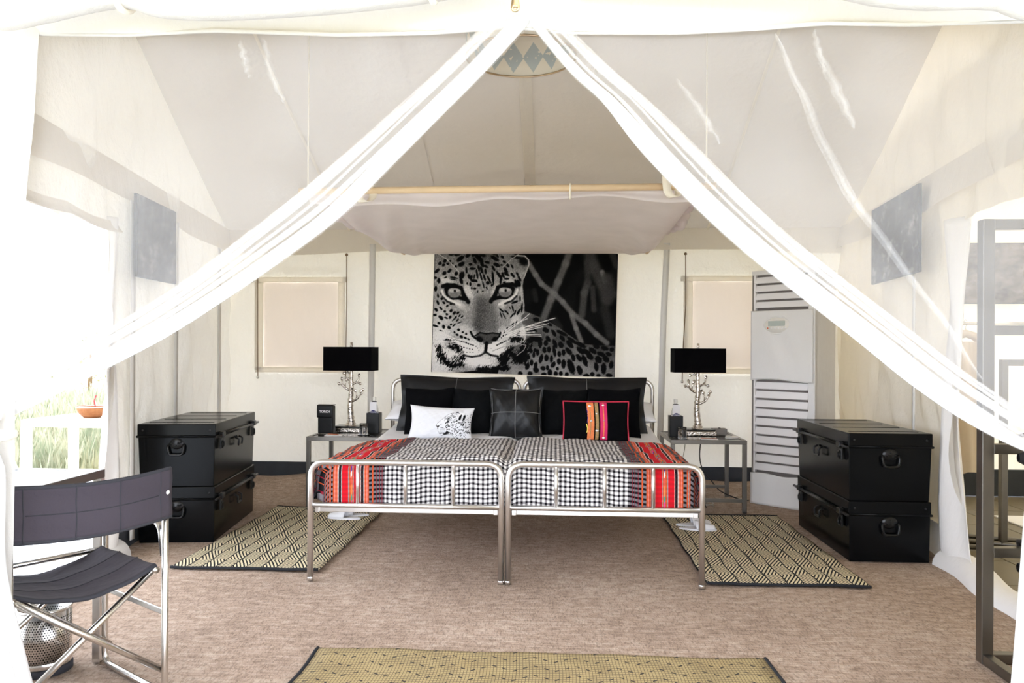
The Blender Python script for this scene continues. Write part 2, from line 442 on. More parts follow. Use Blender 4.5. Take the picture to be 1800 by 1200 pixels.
def text_mesh(txt, size, name, mat, parent, loc, rot, extrude=.0006, bold=.0):
    cu = bpy.data.curves.new('txt', 'FONT'); cu.body = txt; cu.size = size; cu.align_x = 'CENTER'; cu.align_y = 'CENTER'; cu.extrude = extrude; cu.offset = bold
    to = bpy.data.objects.new('txt', cu); COL.objects.link(to)
    dg = bpy.context.evaluated_depsgraph_get(); me = bpy.data.meshes.new_from_object(to.evaluated_get(dg))
    bpy.data.objects.remove(to); me.name = name; me.materials.clear(); me.materials.append(M[mat])
    o = bpy.data.objects.new(name, me); COL.objects.link(o); o.parent = parent; o.location = loc; o.rotation_euler = rot
    return o

# ================================================================== SETTING
EZ = 2.33            # eave height
RY, RZ = 4.55, 3.31  # ridge
def roofz(y): return EZ + (RZ - EZ) * (1 - abs(y - RY) / 2.45)
LW0, LW1 = (-1.975, 2.12), (-2.785, 7.0)
RW0, RW1 = (2.33, 2.12), (2.82, 7.0)
def lwx(y): return lerp(LW0[0], LW1[0], (y - LW0[1]) / (LW1[1] - LW0[1]))
def rwx(y): return lerp(RW0[0], RW1[0], (y - RW0[1]) / (RW1[1] - RW0[1]))

# floor (jute carpet wall to wall, ruckled up against the back wall)
def fl(u, v):
    y = lerp(1.6, 7.0, v ** .9); x = lerp(-2.82, 2.86, u)
    lx, rx = lwx(max(y, 2.12)) , rwx(max(y, 2.12))
    x = lerp(lx - .02, rx + .02, u)
    z = 0
    if y > 6.4: 
        t = (y - 6.4) / .6; z = .085 * math.sin(min(1, t * 1.25) * PI / 2) ** 2 + .018 * math.sin(x * 6) * t
    z += .004 * wob(x * 1.2, y * 1.2) if y > 2.2 else 0
    return (x, y, z - .004)
struct(MB().grid(fl, 90, 90, flip=False).build('floor', 'carpet', smooth=True), 'brown jute carpet laid wall to wall inside the tent')

# ground and veranda outside
struct(MB().grid(lambda u, v: (lerp(-60, 60, u), lerp(-20, 80, v), -.14 - .02 * wob(u * 40, v * 40)), 60, 60).build('ground', 'earth', smooth=True))
ver = MB().bb((-4.6, -1.6, -.13), (5.2, 7.6, -.03)).build('floor_veranda', 'tile'); struct(ver)
tile_me = None
for i in range(4):
    for j in range(9):
        if tile_me is None:
            t = MB().bb((-.246, -.246, 0), (.246, .246, .012)).build('tile', 'tile', ver, bevel=.004); tile_me = t
        else: t = child_copy(tile_me, ver)
        t.location = (-4.3 + i * .5, 2.0 + j * .5, -.031)
# back wall
WIN = ((-2.43, -1.72, 1.065, 1.855), (1.488, 2.25, 1.075, 1.862))
def bw(u, v):
    x = lerp(LW1[0] - .07, RW1[0] + .07, u); z = lerp(.17, EZ, v)
    d = .034 * wob(x * 1.4, z * 1.1) + .008 * math.sin(x * 22 + z * 9) * math.exp(-((x + 1.2) / .35) ** 2)
    d += .008 * math.sin(z * 24 + x * 8) * (math.exp(-((x - 1.33) / .14) ** 2) + math.exp(-((x + 1.55) / .14) ** 2))
    d *= min(1, 6 * (1 - v)) * min(1, 8 * v)
    for (a, b, z0, z1) in WIN:      # the wall lies flat where the window flaps are sewn in
        q = math.hypot(max(a - x, 0, x - b), max(z0 - z, 0, z - z1)); k = max(0, 1 - max(0, q - .05) / .12)
        d = lerp(d, -.034, k * k * (3 - 2 * k))
    return (x, 7.0 + d, z)
bwm = MB().grid(bw, 180, 70)
def in_window(f):
    c = [sum(bwm.v[i][k] for i in f) / 4 for k in (0, 2)]
    return any(a < c[0] < b and z0 < c[1] < z1 for a, b, z0, z1 in ((-2.46, -1.69, 1.035, 1.885), (1.458, 2.28, 1.045, 1.892)))
bwm.f = [f for f in bwm.f if not in_window(f)]
struct(bwm.build('wall_back', 'canvas', smooth=True))
struct(MB().grid(lambda u, v: (lerp(LW1[0], RW1[0], u), 6.985 - .012 * wob(u * 9, v), lerp(-.02, .195, v)), 80, 4).build('baseboard_back', 'dark_band', smooth=True))
# side walls with a doorway each
def sidewall(name, p0, p1, d0, d1, ztop, sgn, mat='canvas'):
    mb = MB()
    def col(y0, y1, zlo, nu, nv, ph):
        def f(u, v):
            y = lerp(y0, y1, u); zt = roofz(y); z = lerp(zlo, zt, v)
            x = lerp(p0[0], p1[0], (y - p0[1]) / (p1[1] - p0[1]))
            d = .045 * wob(y * 1.5, z, ph) + .02 * math.sin(y * 9 + z * 2.2 + ph) + .008 * math.sin(y * 23 - z * 6 + ph)
            d *= min(1, max(0, z - .1) * 3) * min(1, max(0, zt - z) * 2.5)
            d += .045 * max(0, 1 - z / .9)
            return (x + sgn * d, y, z)
        mb.grid(f, nu, nv)
    col(d1, p1[1] + .07, .17, 80, 60, 1); col(d0, d1, ztop, 40, 30, 1); col(p0[1], d0, 0, 14, 40, 1)
    o = mb.build(name, mat, smooth=True); struct(o); return o
sidewall('wall_left', LW0, LW1, 2.5, 4.30, 1.92, -1)
sidewall('wall_right', RW0, RW1, 2.5, 4.50, 1.98, 1, 'canvas_thin')
for nm, wx, y0 in (('baseboard_left', lwx, 4.36), ('baseboard_right', rwx, 4.6)):
    sg = 1 if wx is lwx else -1
    struct(MB().grid(lambda u, v: (wx(lerp(y0, 7, u)) + sg * (.012 + .01 * wob(u * 7, v)), lerp(y0, 7, u), lerp(-.02, .195, v)), 40, 4).build(nm, 'dark_band' if wx is lwx else 'white_canvas', smooth=True))
# tent ceiling: back and front slope
def rf(y0, y1, ph):
    def f(u, v):
        y = lerp(y0, y1, v); x = lerp(lwx(y) - .01, rwx(y) + .01, u)
        z = roofz(y) - .035 * math.sin(v * PI) * (1 - .5 * math.cos(u * 4 * PI)) + .012 * wob(x, y, ph) * math.sin(v * PI)
        if ph == 1: z -= .05 * math.exp(-((y - 6.05 - .12 * abs(x) / 1.3) / .12) ** 2) * math.exp(-(x / 1.6) ** 2) * .6
        return (x, y, z)
    return f
cb = MB().grid(rf(7.0, RY, 1), 90, 50).grid(rf(RY, 2.12, 4), 50, 30).build('ceiling', 'roof', smooth=True); struct(cb)
# seams on the back slope
for i, (x, w, m) in enumerate(((.06, .085, 'valance'), (-1.62, .022, 'strap'), (1.62, .022, 'strap'), (-.72, .008, 'roof'))):
    f = rf(7.0, RY, 1)
    def sm(u, v, x=x, w=w):
        y = lerp(7, RY, v); uu = (x + (u - .5) * w - lwx(y)) / (rwx(y) - lwx(y)); p = f(uu, v); return (p[0], p[1] - .006, p[2] - .012)
    struct(MB().grid(sm, 2, 40).build('trim_%d' % (i + 1), m, smooth=True))
# valance flaps hanging under the eaves
def val(name, fx, n, ph):
    def f(u, v):
        x, y, nx, ny = fx(u)
        k = .02 + .03 * v + .018 * math.sin(u * n + ph) * v
        return (x + nx * k, y + ny * k, EZ + .01 - .215 * v - .02 * v * math.sin(u * n * .37 + ph))
    struct(MB().grid(f, 90, 8).build(name, 'valance', smooth=True))
val('trim_5', lambda u: (lerp(LW1[0], RW1[0], u), 7.0, 0, -1), 38, 0)
val('trim_6', lambda u: (lwx(lerp(2.3, 7, u)), lerp(2.3, 7, u), 1, 0), 22, 1)
val('trim_7', lambda u: (rwx(lerp(2.3, 7, u)), lerp(2.3, 7, u), -1, 0), 25, 2)
# scalloped rolled-up door flap above the left doorway
def scal(u, v):
    y = lerp(2.5, 4.42, u); s = abs(math.sin(u * PI * 3.0)); a = v * 1.9 * PI
    return (lwx(y) + .03 + .035 * (1 - math.cos(a)) * .5, y, 1.985 - .02 * s - .05 * math.sin(a * .5) - .05 * v * .6)
struct(MB().grid(scal, 60, 10).build('trim_8', 'valance', smooth=True))
# vertical webbing strips
def strip(i, pts, w, ax, mat='webbing', th=.006):
    mb = MB(); 
    def f(u, v):
        p = interp(pts, v); return (p[0] + (u - .5) * w * ax[0], p[1] + (u - .5) * w * ax[1], p[2])
    o = mb.grid(f, 1, 24).build('trim_%d' % i, mat, smooth=True, solid=th); struct(o)
strip(9, [(-1.43, 6.95, .2), (-1.415, 6.95, .9), (-1.41, 6.95, 1.5), (-1.405, 6.95, 2.2)], .055, (1, 0))
strip(10, [(1.205, 6.95, .2), (1.22, 6.95, .9), (1.235, 6.95, 1.5), (1.265, 6.95, 2.2)], .055, (1, 0))
strip(11, [(lwx(5.42) + .045, 5.42, .2), (lwx(5.42) + .05, 5.42, 2.15)], .05, (0, 1))
strip(12, [(lwx(6.55) + .05, 6.55, .2), (lwx(6.55) + .05, 6.55, 2.15)], .06, (0, 1))
strip(13, [(lwx(4.62) + .045, 4.62, .05), (lwx(4.62) + .045, 4.62, 2.15)], .05, (0, 1))
strip(14, [(rwx(5.1) - .05, 5.1, .2), (rwx(5.1) - .05, 5.1, 2.1)], .03, (0, 1), 'canvas')
# door edge flaps (soft white hems of the doorways)
def edge_flap(name, wx, y0, w, sg, mat='white_canvas', zt=2.0):
    def f(u, v):
        z = lerp(0.0, zt, v); y = y0 - w * u + .012 * math.sin(z * 7 + u * 3); 
        fl = .10 * math.exp(-z / .12) * u
        return (wx(y0) + sg * (.03 + .03 * math.sin(u * 5 + z * 3) + fl), y + (-.30 * math.exp(-z / .10) * u), z)
    struct(MB().grid(f, 10, 40).build(name, mat, smooth=True, solid=.004))
edge_flap('trim_15', lwx, 4.40, .13, 1)
edge_flap('trim_16', rwx, 4.66, .22, -1)
# raised door sills
for i, (wx, y0, y1, sg) in enumerate(((lwx, 2.5, 4.45, 1), (rwx, 2.5, 4.62, -1))):
    def f(u, v, wx=wx, y0=y0, y1=y1, sg=sg):
        y = lerp(y0, y1, u); a = v * PI
        return (wx(y) + sg * (.10 * math.cos(a)) + .015 * math.sin(y * 9), y, -.006 + (.085 + .02 * math.sin(y * 6)) * math.sin(a))
    struct(MB().grid(f, 40, 10).build('trim_%d' % (17 + i), 'white_canvas', smooth=True))
# front wall: panels either side of the big doorway and the strip above it
def fwp(x0, x1, edge=None):
    def f(u, v):
        z = lerp(-.03, 2.36, v); xa = x0; xb = x1
        if edge == 'r': xb = x1 - .10 * (1 - v)
        x = lerp(xa, xb, u)
        return (x, 2.12 + .015 * wob(x * 3, z * 1.3) + .02 * math.sin(x * 17 + z), z)
    return f
struct(MB().grid(fwp(-2.4, -1.205, 'r'), 40, 40).build('wall_front_left', 'front_canvas', smooth=True))
struct(MB().grid(fwp(1.62, 2.75), 30, 40).build('wall_front_right', 'canvas', smooth=True))
HEM = [(-1.243, 2.138), (-0.957, 2.129), (-0.705, 2.137), (-0.341, 2.118), (-0.08, 2.118), (0.144, 2.131), (0.304, 2.112), (0.618, 2.106), (0.819, 2.113), (0.988, 2.124), (1.231, 2.116), (1.53, 2.12), (1.75, 2.12)]
hx = np.array([p[0] for p in HEM]); hz = np.array([p[1] for p in HEM])
def hemz(x): return float(np.interp(x, hx, hz))
def lintel(u, v):
    x = lerp(-1.26, 1.75, u); z = lerp(hemz(x), 2.40, v)
    return (x, 2.135 - .012 * math.sin(x * 5 + z * 9) - .02 * math.sin(v * PI), z)
struct(MB().grid(lintel, 90, 10).build('wall_front_top', 'front_canvas', smooth=True))
# stitched hem along its lower edge
struct(MB().tube([(x, 2.132, hemz(x)) for x in np.linspace(-1.24, 1.7, 60)], .006, 6).build('trim_19', 'front_canvas', smooth=True))
# unseen fly roof, added and shaped to shade tent and veranda
def fly(u, v):
    x = lerp(-3.9, 5.4, u); y = lerp(-.5, 8.0, v)
    return (x, y, 3.75 - (.2 if y < 4.4 else .3) * abs(y - 4.4) + .03 * wob(x, y))
struct(MB().grid(fly, 30, 30).build('roof_shade', 'shade_roof', smooth=True), 'unseen canvas fly sheet added over the tent for shade')
# dressing room beyond the right doorway
struct(MB().grid(lambda u, v: (lerp(2.80, 5.0, u), 6.98 + .02 * wob(u * 5, v * 3) + .012 * math.sin(u * 30 + v * 9), lerp(.2, 2.6, v)), 50, 40).build('wall_dressing_back', 'canvas_thin', smooth=True))
struct(MB().grid(lambda u, v: (5.0 + .02 * wob(u * 4, v * 3), lerp(2.12, 7, u), lerp(0, 2.6, v)), 40, 30).build('wall_dressing_right', 'canvas_thin', smooth=True))
struct(MB().bb((2.80, 6.93, -.02), (5.0, 6.96, .21)).build('baseboard_dressing', 'dark_band'))
struct(MB().grid(lambda u, v: (lerp(rwx(lerp(2.12, 7.0, v)) + .09, 5.0, u), lerp(2.12, 7.0, v), 2.62 + .25 * math.sin(v * PI)), 12, 20).build('ceiling_dressing', 'canvas_thin', smooth=True))
struct(MB().grid(lambda u, v: (lerp(2.3, 5.0, u), 2.12, lerp(0, 2.7, v)), 6, 6).build('wall_dressing_front', 'canvas'))
fd = struct(MB().bb((2.35, 2.12, -.05), (5.0, 7.0, -.024)).build('floor_dressing', 'tile_dk'))
tm = None
for i in range(5):
    for j in range(9):
        if tm is None: tm = t = MB().bb((-.247, -.247, 0), (.247, .247, .012)).build('tile', 'tile_dk', fd, bevel=.003)
        else: t = child_copy(tm, fd)
        t.location = (2.72 + i * .5, 2.5 + j * .5, -.024)
strip(20, [(4.05, 6.9, .25), (4.05, 6.9, 2.3)], .05, (1, 0))

# covered windows in the back wall
def window(idx, x0, x1, z0, z1):
    Y = 6.962
    def pf(u, v):
        x = lerp(x0, x1, u); z = lerp(z0, z1, v); return (x, Y + .006 * wob(x * 4, z * 3) , z + .02 * (u - .5) * 0)
    w = struct(MB().grid(pf, 20, 20).build('window_%d' % idx, 'panel', smooth=True))
    for nm, a, b in (('frame_strip', (x0 - .10, z1 - .005), (x1 + .07, z1 + .045)), ('frame_strip', (x0 - .07, z0 - .045), (x1 + .07, z0 + .005)),
                     ('frame_strip', (x0 - .075, z0 - .02), (x0 + .005, z1)), ('frame_strip', (x1 - .005, z0 - .02), (x1 + .06, z1))):
        def ff(u, v, a=a, b=b):
            x = lerp(a[0], b[0], u); z = lerp(a[1], b[1], v)
            return (x, Y - .010 - .004 * math.sin(z * 90 + x * 90), z)
        MB().grid(ff, 24, 24).build(nm, 'frame_canvas', w, smooth=True, solid=.004)
window(1, -2.43, -1.72, 1.065, 1.855)
window(2, 1.488, 2.25, 1.075, 1.862)
# window cords with bead toggles
def wcord(label, x0, x1, zt, zb):
    t = thing('window_cord', label, 'cord', (x0, 6.93, zb), 0, 'window cords on the back wall')
    MB().tube([(0, 0, zt - zb), (.003, -.004, (zt - zb) * .6), ((x1 - x0) * .6, 0, (zt - zb) * .3), (x1 - x0, 0, 0)], .0042, 6).build('rope', 'cord', t, smooth=True)
    MB().lathe([(0, -.03), (.011, -.026), (.014, -.015), (.010, -.004), (0, 0)], 10, (x1 - x0, 0, 0)).build('toggle', 'chrome', t, smooth=True)
    MB().lathe([(0, -.012), (.012, -.008), (.014, 0), (.008, .012), (0, .014)], 10, (0, 0, zt - zb)).build('eyelet', 'cord', t, smooth=True)
wcord('thin brown cord hanging left of the blind window near the trunks', -2.47, -2.465, 1.95, .99)
wcord('thin brown cord behind the left bedside lamp', -1.64, -1.645, 2.10, .99)
wcord('thin brown cord behind the right bedside lamp', 1.425, 1.40, 2.10, .975)

# ================================================================== NET DOOR FLAPS
LF = [(0.205, 2.149), (0.081, 2.016), (-0.063, 1.874), (-0.192, 1.746), (-0.338, 1.602), (-0.502, 1.482), (-0.668, 1.371), (-0.835, 1.267), (-1.003, 1.179), (-1.173, 1.092), (-1.31, 1.023)]
LB = [(0.08, 2.151), (-0.048, 2.026), (-0.193, 1.899), (-0.323, 1.788), (-0.47, 1.668), (-0.619, 1.555), (-0.768, 1.441), (-0.919, 1.343), (-1.071, 1.253), (-1.207, 1.169), (-1.31, 1.111)]
RF = [(0.184, 2.149), (0.304, 2.004), (0.399, 1.915), (0.494, 1.792), (0.62, 1.656), (0.775, 1.51), (0.93, 1.385), (1.083, 1.264), (1.235, 1.14), (1.385, 1.038), (1.535, 0.963), (1.66, .925)]
RB = [(0.28, 2.147), (0.422, 2.01), (0.541, 1.906), (0.666, 1.786), (0.806, 1.643), (0.945, 1.518), (1.082, 1.408), (1.219, 1.3), (1.355, 1.192), (1.46, 1.116), (1.534, 1.055), (1.66, .985)]
def net_flap(label, F, B, sg, Y, tail, ends):
    xo = F[-1][0]
    t = thing('mosquito_net_curtain', label, 'curtain', (xo, Y, 0), 0, 'net flaps of the tent doorway')
    L = lambda p: (p[0] - xo, p[1] - Y, p[2])
    # flat netting between lintel hem, side edge and the gathered edge
    def panel(u, v):
        b = interp(B, u); x, z = b; top = hemz(x) + .03
        zz = lerp(z, max(top, z + .002), v)
        k = .012 * wob(x * 3 + zz, zz * 2) + .022 * math.exp(-((x * sg - (.95 - .45 * (2.1 - zz) * -1 * 0) - (2.1 - zz) * .42) / .03) ** 2) * (1 if sg > 0 else .4)
        return L((x, Y + k, zz))
    MB().grid(panel, 110, 40).build('net_panel', 'net', t, smooth=True)
    # creases: narrow doubled tucks running from the hem down towards the tie
    cre = (([(.866, 2.10), (.92, 1.98), (.975, 1.85), (1.045, 1.70), (1.16, 1.53), (1.30, 1.34), (1.42, 1.16)], .016), ([(.97, 2.11), (.985, 2.05), (1.0, 1.99)], .010), ([(.60, 1.98), (.66, 1.90), (.72, 1.80)], .012), ([(.98, 2.06), (1.03, 1.95), (1.08, 1.84)], .016)) if sg > 0 else \
          (([(-.63, 2.11), (-.615, 2.05), (-.60, 2.0)], .012), ([(-.56, 2.11), (-.54, 2.02), (-.50, 1.93)], .012))
    for pts, w in cre:
        for kw, dy in ((1.0, .010), (.35, .014)):
            def tuck(u, v, pts=pts, w=w, kw=kw, dy=dy):
                x, z = interp(pts, v); ww = w * kw * math.sin(PI * (.04 + .92 * v)) ** .8
                return L((x + ww * (u - .5) * 2 + .003 * math.sin(v * 31), Y - dy - .004 * math.sin(u * PI), z))
            MB().grid(tuck, 4, 40).build('net_crease', 'net_soft', t, smooth=True)
    # pleats folded over one another along the free edge
    seq = [0, .16, .10, .34, .22, .46, .40, .66, .54, .80, .74, 1.0]
    def pleat(u, v):
        f = interp(F, u); b = interp(B, u); n = len(seq) - 1
        x = v * n; i = min(int(x), n - 1); w = lerp(seq[i], seq[i + 1], x - i)
        spread = 1.0
        w = w + .035 * math.sin(u * 7 + v * 9) * math.sin(v * PI)
        # gathers tighten at the apex and at the tie
        d = .014 * (1 if i % 2 else -1) * math.sin((x - i) * PI) + .03 * math.sin(v * PI)
        return L((lerp(b[0], f[0], w), Y - .006 - d - .004 * i / n, lerp(b[1], f[1], w)))
    MB().grid(pleat, 90, 55).build('pleated_edge', 'net_fold', t, smooth=True)
    # opaque border hem
    def band(u, v):
        f = interp(F, u); b = interp(B, u)
        w0 = .62 + .10 * math.sin(u * 6 + sg) ; w = lerp(w0, 1.015 + .012 * math.sin(u * 11), v)
        return L((lerp(b[0], f[0], w), Y - .03 - .016 * math.sin(v * PI) - .006 * math.sin(v * 9 + u * 5), lerp(b[1], f[1], w)))
    MB().grid(band, 90, 10).build('border', 'net_band', t, smooth=True)
    def band2(u, v):
        f = interp(F, u); b = interp(B, u)
        w = lerp(.02, .20 + .04 * math.sin(u * 5), v) + .03 * math.sin(u * 4)
        return L((lerp(b[0], f[0], w), Y - .028 - .012 * math.sin(v * PI), lerp(b[1], f[1], w)))
    MB().grid(band2, 90, 6).build('border', 'net_fold', t, smooth=True)
    # the gathered tail hanging from the tie
    def tl(u, v):
        z = lerp(1.06, .0, v); e = interp(tail, v)[0]; wd = ends[0] + ends[1] * v ** 1.3
        a = u * 2 * PI
        rr = 1 + .22 * math.sin(a * 7 + v * 2) + .12 * math.sin(a * 13 - v * 3)
        pinch = 1 - .45 * math.exp(-((z - .98) / .05) ** 2)
        cx = e - sg * -1 * 0
        x = e + sg * (wd / 2) + wd / 2 * math.cos(a) * (1 + .08 * math.sin(a * 9)) * pinch
        y = Y - .10 + .075 * math.sin(a) * rr * pinch
        return L((x, y, z))
    MB().grid(tl, 90, 40).build('gathered_tail', 'net_band', t, smooth=True)
    MB().tube([L((xo + sg * .02 + .085 * math.cos(k / 20 * 2 * PI), Y - .10 + .07 * math.sin(k / 20 * 2 * PI), .99)) for k in range(20)], .014, 8, closed=True).build('tie', 'strap', t, smooth=True)
    return t
net_flap('white net door flap drawn back to the left side of the opening', LF, LB, -1, 2.15, [(-1.27, 0), (-1.27, 0), (-1.27, 0), (-1.225, 0), (-1.17, 0), (-1.11, 0)], (.16, .12))
net_flap('white net door flap drawn back to the right side of the opening', RF, RB, 1, 2.15, [(1.51, 0), (1.495, 0), (1.48, 0), (1.465, 0), (1.445, 0), (1.42, 0)], (.20, .16))
# rolled canvas door swags tied up above the doorway
def swag(label, pts, r, knot):
    t = thing('rolled_door_canvas', label, 'canvas roll', (pts[0][0], 2.0, pts[0][1]), 0, 'rolled canvas door panels above the doorway')
    o = (pts[0][0], 2.0, pts[0][1])
    n = 50
    path = [interp(pts, k / n) for k in range(n + 1)]
    R = [r * (.75 + .25 * math.sin(k / n * PI) + .06 * math.sin(k * .9)) for k in range(n + 1)]
    MB().tube([(p[0] - o[0], 2.0 - o[1] + .01 * math.sin(i * .3), p[1] + R[i] - o[2]) for i, p in enumerate(path)], R, 18).build('roll', 'front_canvas', t, smooth=True)
    for k in knot:
        p = path[int(k * n)]; rr = R[int(k * n)] + .003
        MB().tube([(p[0] - o[0] + .01 * math.sin(a), rr * math.cos(a), p[1] + R[int(k * n)] - o[2] + rr * math.sin(a)) for a in np.linspace(0, 2 * PI, 20, False)], .010, 6, closed=True).build('tie_strap', 'strap', t, smooth=True)
    if knot[0] > .2:
        for k in range(4):
            e = path[-1]; MB().tube([(e[0] - o[0] + .015 + .018 * k, .0 + (.040 - .006 * k) * math.cos(a), e[1] - o[2] + .028 + (.036 - .005 * k) * math.sin(a)) for a in np.linspace(0, 2 * PI, 20, False)], .012, 8, closed=True).build('knot', 'front_canvas', t, smooth=True)
    return t
swag('left rolled white canvas door bundle along the top of the opening', [(-1.26, 2.09), (-1.155, 2.111), (-1.042, 2.126), (-0.891, 2.146), (-0.772, 2.122), (-0.536, 2.113), (-0.304, 2.119), (-0.12, 2.142), (0.06, 2.172)], .06, (.38, .93))
swag('right rolled white canvas door bundle along the top of the opening', [(0.28, 2.18), (0.60, 2.172), (0.887, 2.151), (1.002, 2.129), (1.116, 2.112), (1.243, 2.099), (1.37, 2.091), (1.454, 2.072), (1.6, 2.05)], .05, (.1,))
# brass zip puller
zp = thing('zip_puller', 'brass zip puller hanging at the apex of the net opening', 'zip puller', (.158, 2.07, 2.15))
MB().box((0, 0, .075), (.018, .010, .03)).build('slider', 'brass', zp, bevel=.003)
MB().tube([(0, -.006, .060), (.007, -.008, .050), (0, -.008, .040), (-.007, -.008, .050)], .0025, 6, closed=True).build('link', 'brass', zp, smooth=True)
pt = MB()
def pul(u, v):
    a = u * 2 * PI; w = lerp(.0075, .0125, v); return (w * math.cos(a), -.008 + .003 * math.sin(a), lerp(.045, .004, v))
pt.grid(pul, 12, 6).build('tab', 'brass', zp, smooth=True)
MB().tube([(.008 * math.cos(a), -.008, .002 + .008 * math.sin(a)) for a in np.linspace(0, 2 * PI, 14, False)], .004, 6, closed=True).build('eye', 'brass', zp, smooth=True)

# ================================================================== PENDANT
pd = thing('pendant_lamp', 'round cream pendant lampshade with blue-grey print under the ridge', 'lamp', (.075, 4.2, 2.835))
MB().lathe([(.30, 0), (.30, .10), (.30, .20), (.30, .30)], 48, uvs=True).build('shade', 'pendshade', pd, smooth=True, solid=.003)
for v in pd.children[0].data.uv_layers[0].data: v.uv = (v.uv[0], v.uv[1] / .30 + .25)
MB().tube([(.30 * math.cos(a), .30 * math.sin(a), 0) for a in np.linspace(0, 2 * PI, 48, False)], .006, 6, closed=True).build('rim', 'gold', pd, smooth=True)
MB().tube([(0, 0, .30), (0, 0, .43)], .006, 8).build('cord', 'strap', pd, smooth=True)
MB().tube([(-.3, 0, .30), (.3, 0, .30)], .004, 6).tube([(0, -.3, .30), (0, .3, .30)], .004, 6).build('spider', 'gold', pd, smooth=True)

# ================================================================== BED CANOPY
cn = thing('bed_canopy', 'lilac-grey net canopy on a pale wooden frame hung over the bed', 'canopy', (0, 5.5, 2.08))
CX0, CX1, CY0, CY1, CZ = -1.09, 1.07, 4.15, 6.83, 2.10
C = lambda x, y, z: (x, y - 5.5, z - 2.08)
MB().tube([C(CX0 - .05, CY0, CZ), C(CX1 + .05, CY0, CZ + .012)], .019, 12).build('rail', 'wood', cn, smooth=True)
MB().tube([C(CX0 - .02, CY1, CZ + .016), C(CX1 + .02, CY1, CZ + .016)], .014, 12).build('rail', 'wood', cn, smooth=True)
MB().tube([C(CX0, CY0, CZ), C(CX0, CY1, CZ)], .016, 12).build('rail', 'wood', cn, smooth=True)
MB().tube([C(CX1, CY0, CZ), C(CX1, CY1, CZ)], .016, 12).build('rail', 'wood', cn, smooth=True)
def cnet(u, v):
    y = lerp(CY0, CY1 + .02, v); e = (u - .5) * 2; ea = abs(e); sg = 1 if e > 0 else -1
    # across: sheet between the side rails, lapping over them and drooping outside
    x = lerp(CX0, CX1, .5) + e * 1.10
    droop = math.sin(min(1, v * 1.02) * PI) ** .7
    z = CZ - .006 - .040 * math.sin(v * PI) * (1 - ea ** 6) - .085 * droop * math.exp(-((ea - .86) / .13) ** 2)
    z += .05 * max(0, (ea - .93) / .07) * droop
    z -= .012 * (.5 + .5 * math.sin(x * 10 + y * 4)) * math.sin(v * PI)
    w = math.exp(-((ea - .8) / .16) ** 2)
    z += .014 * math.sin((ea * 30 - v * 16)) * w * droop
    if v < .06: z += .018 * (1 - v / .06)
    return C(x, y, z)
MB().grid(cnet, 140, 70).build('net', 'canopy_net', cn, smooth=True)
def cfront(u, v):
    x = lerp(CX0, CX1, u); a = v * 1.5 * PI
    return C(x, CY0 + .02 * math.sin(a) + .05 * v, CZ + .018 - (.075 + .02 * math.sin(u * 7)) * v - .01 * math.sin(u * 23) * v)
MB().grid(cfront, 80, 10).build('net_fold', 'canopy_net', cn, smooth=True)
# ruched gathers of net along the side rails
for sx, xx in ((-1, CX0), (1, CX1)):
    for k in range(4):
        def kn(u, v, k=k, xx=xx, sx=sx):
            a = u * 2 * PI; yy = lerp(4.25, 5.5, v) + .05 * k
            r = (.016 + .006 * (k % 2)) * math.sin(PI * (.03 + .94 * v)) ** .5 * (1 + .3 * math.sin(v * 40 + k * 2) + .15 * math.sin(a * 3 + v * 23))
            return C(xx + sx * (.0 + .014 * k) - sx * .03 + .02 * math.sin(v * 7 + k) + r * math.cos(a) * 1.3, yy, CZ + .012 - .012 * k + .012 * math.sin(v * 9 + k * 2) + r * math.sin(a))
        MB().grid(kn, 14, 60).build('net_gather', 'canopy_net', cn, smooth=True)
for (x, y, z) in ((.86, 4.12, 2.10), (-.79, 4.12, 2.085)):
    pts = [(x - .012, y - .028, z + .065), (x - .005, y - .034, z - .02), (x + .02, y - .03, z - .055), (x + .055, y, z - .04), (x + .06, y + .03, z + .0), (x + .03, y + .035, z + .06), (x - .01, y + .0, z + .075)]
    def stp(u, v, pts=pts):
        p = interp(pts + [pts[0]], v); return C(p[0] + (u - .5) * .042, p[1], p[2] + (u - .5) * .008)
    MB().grid(stp, 2, 30).build('strap', 'strap', cn, smooth=True, solid=.004)
MB().tube([C(.345 + .0 * a, CY0 + .023 * math.cos(a), CZ - .01 + .04 * math.sin(a)) for a in np.linspace(0, 2 * PI, 16, False)], .006, 6, closed=True).build('tie', 'strap', cn, smooth=True)
for (x, y) in ((CX0, CY0), (CX1, CY0), (CX0, CY1), (CX1, CY1)):
    MB().tube([C(x, y, CZ), C(x, y, roofz(y) - .03)], .004, 6).build('cord', 'strap', cn, smooth=True)

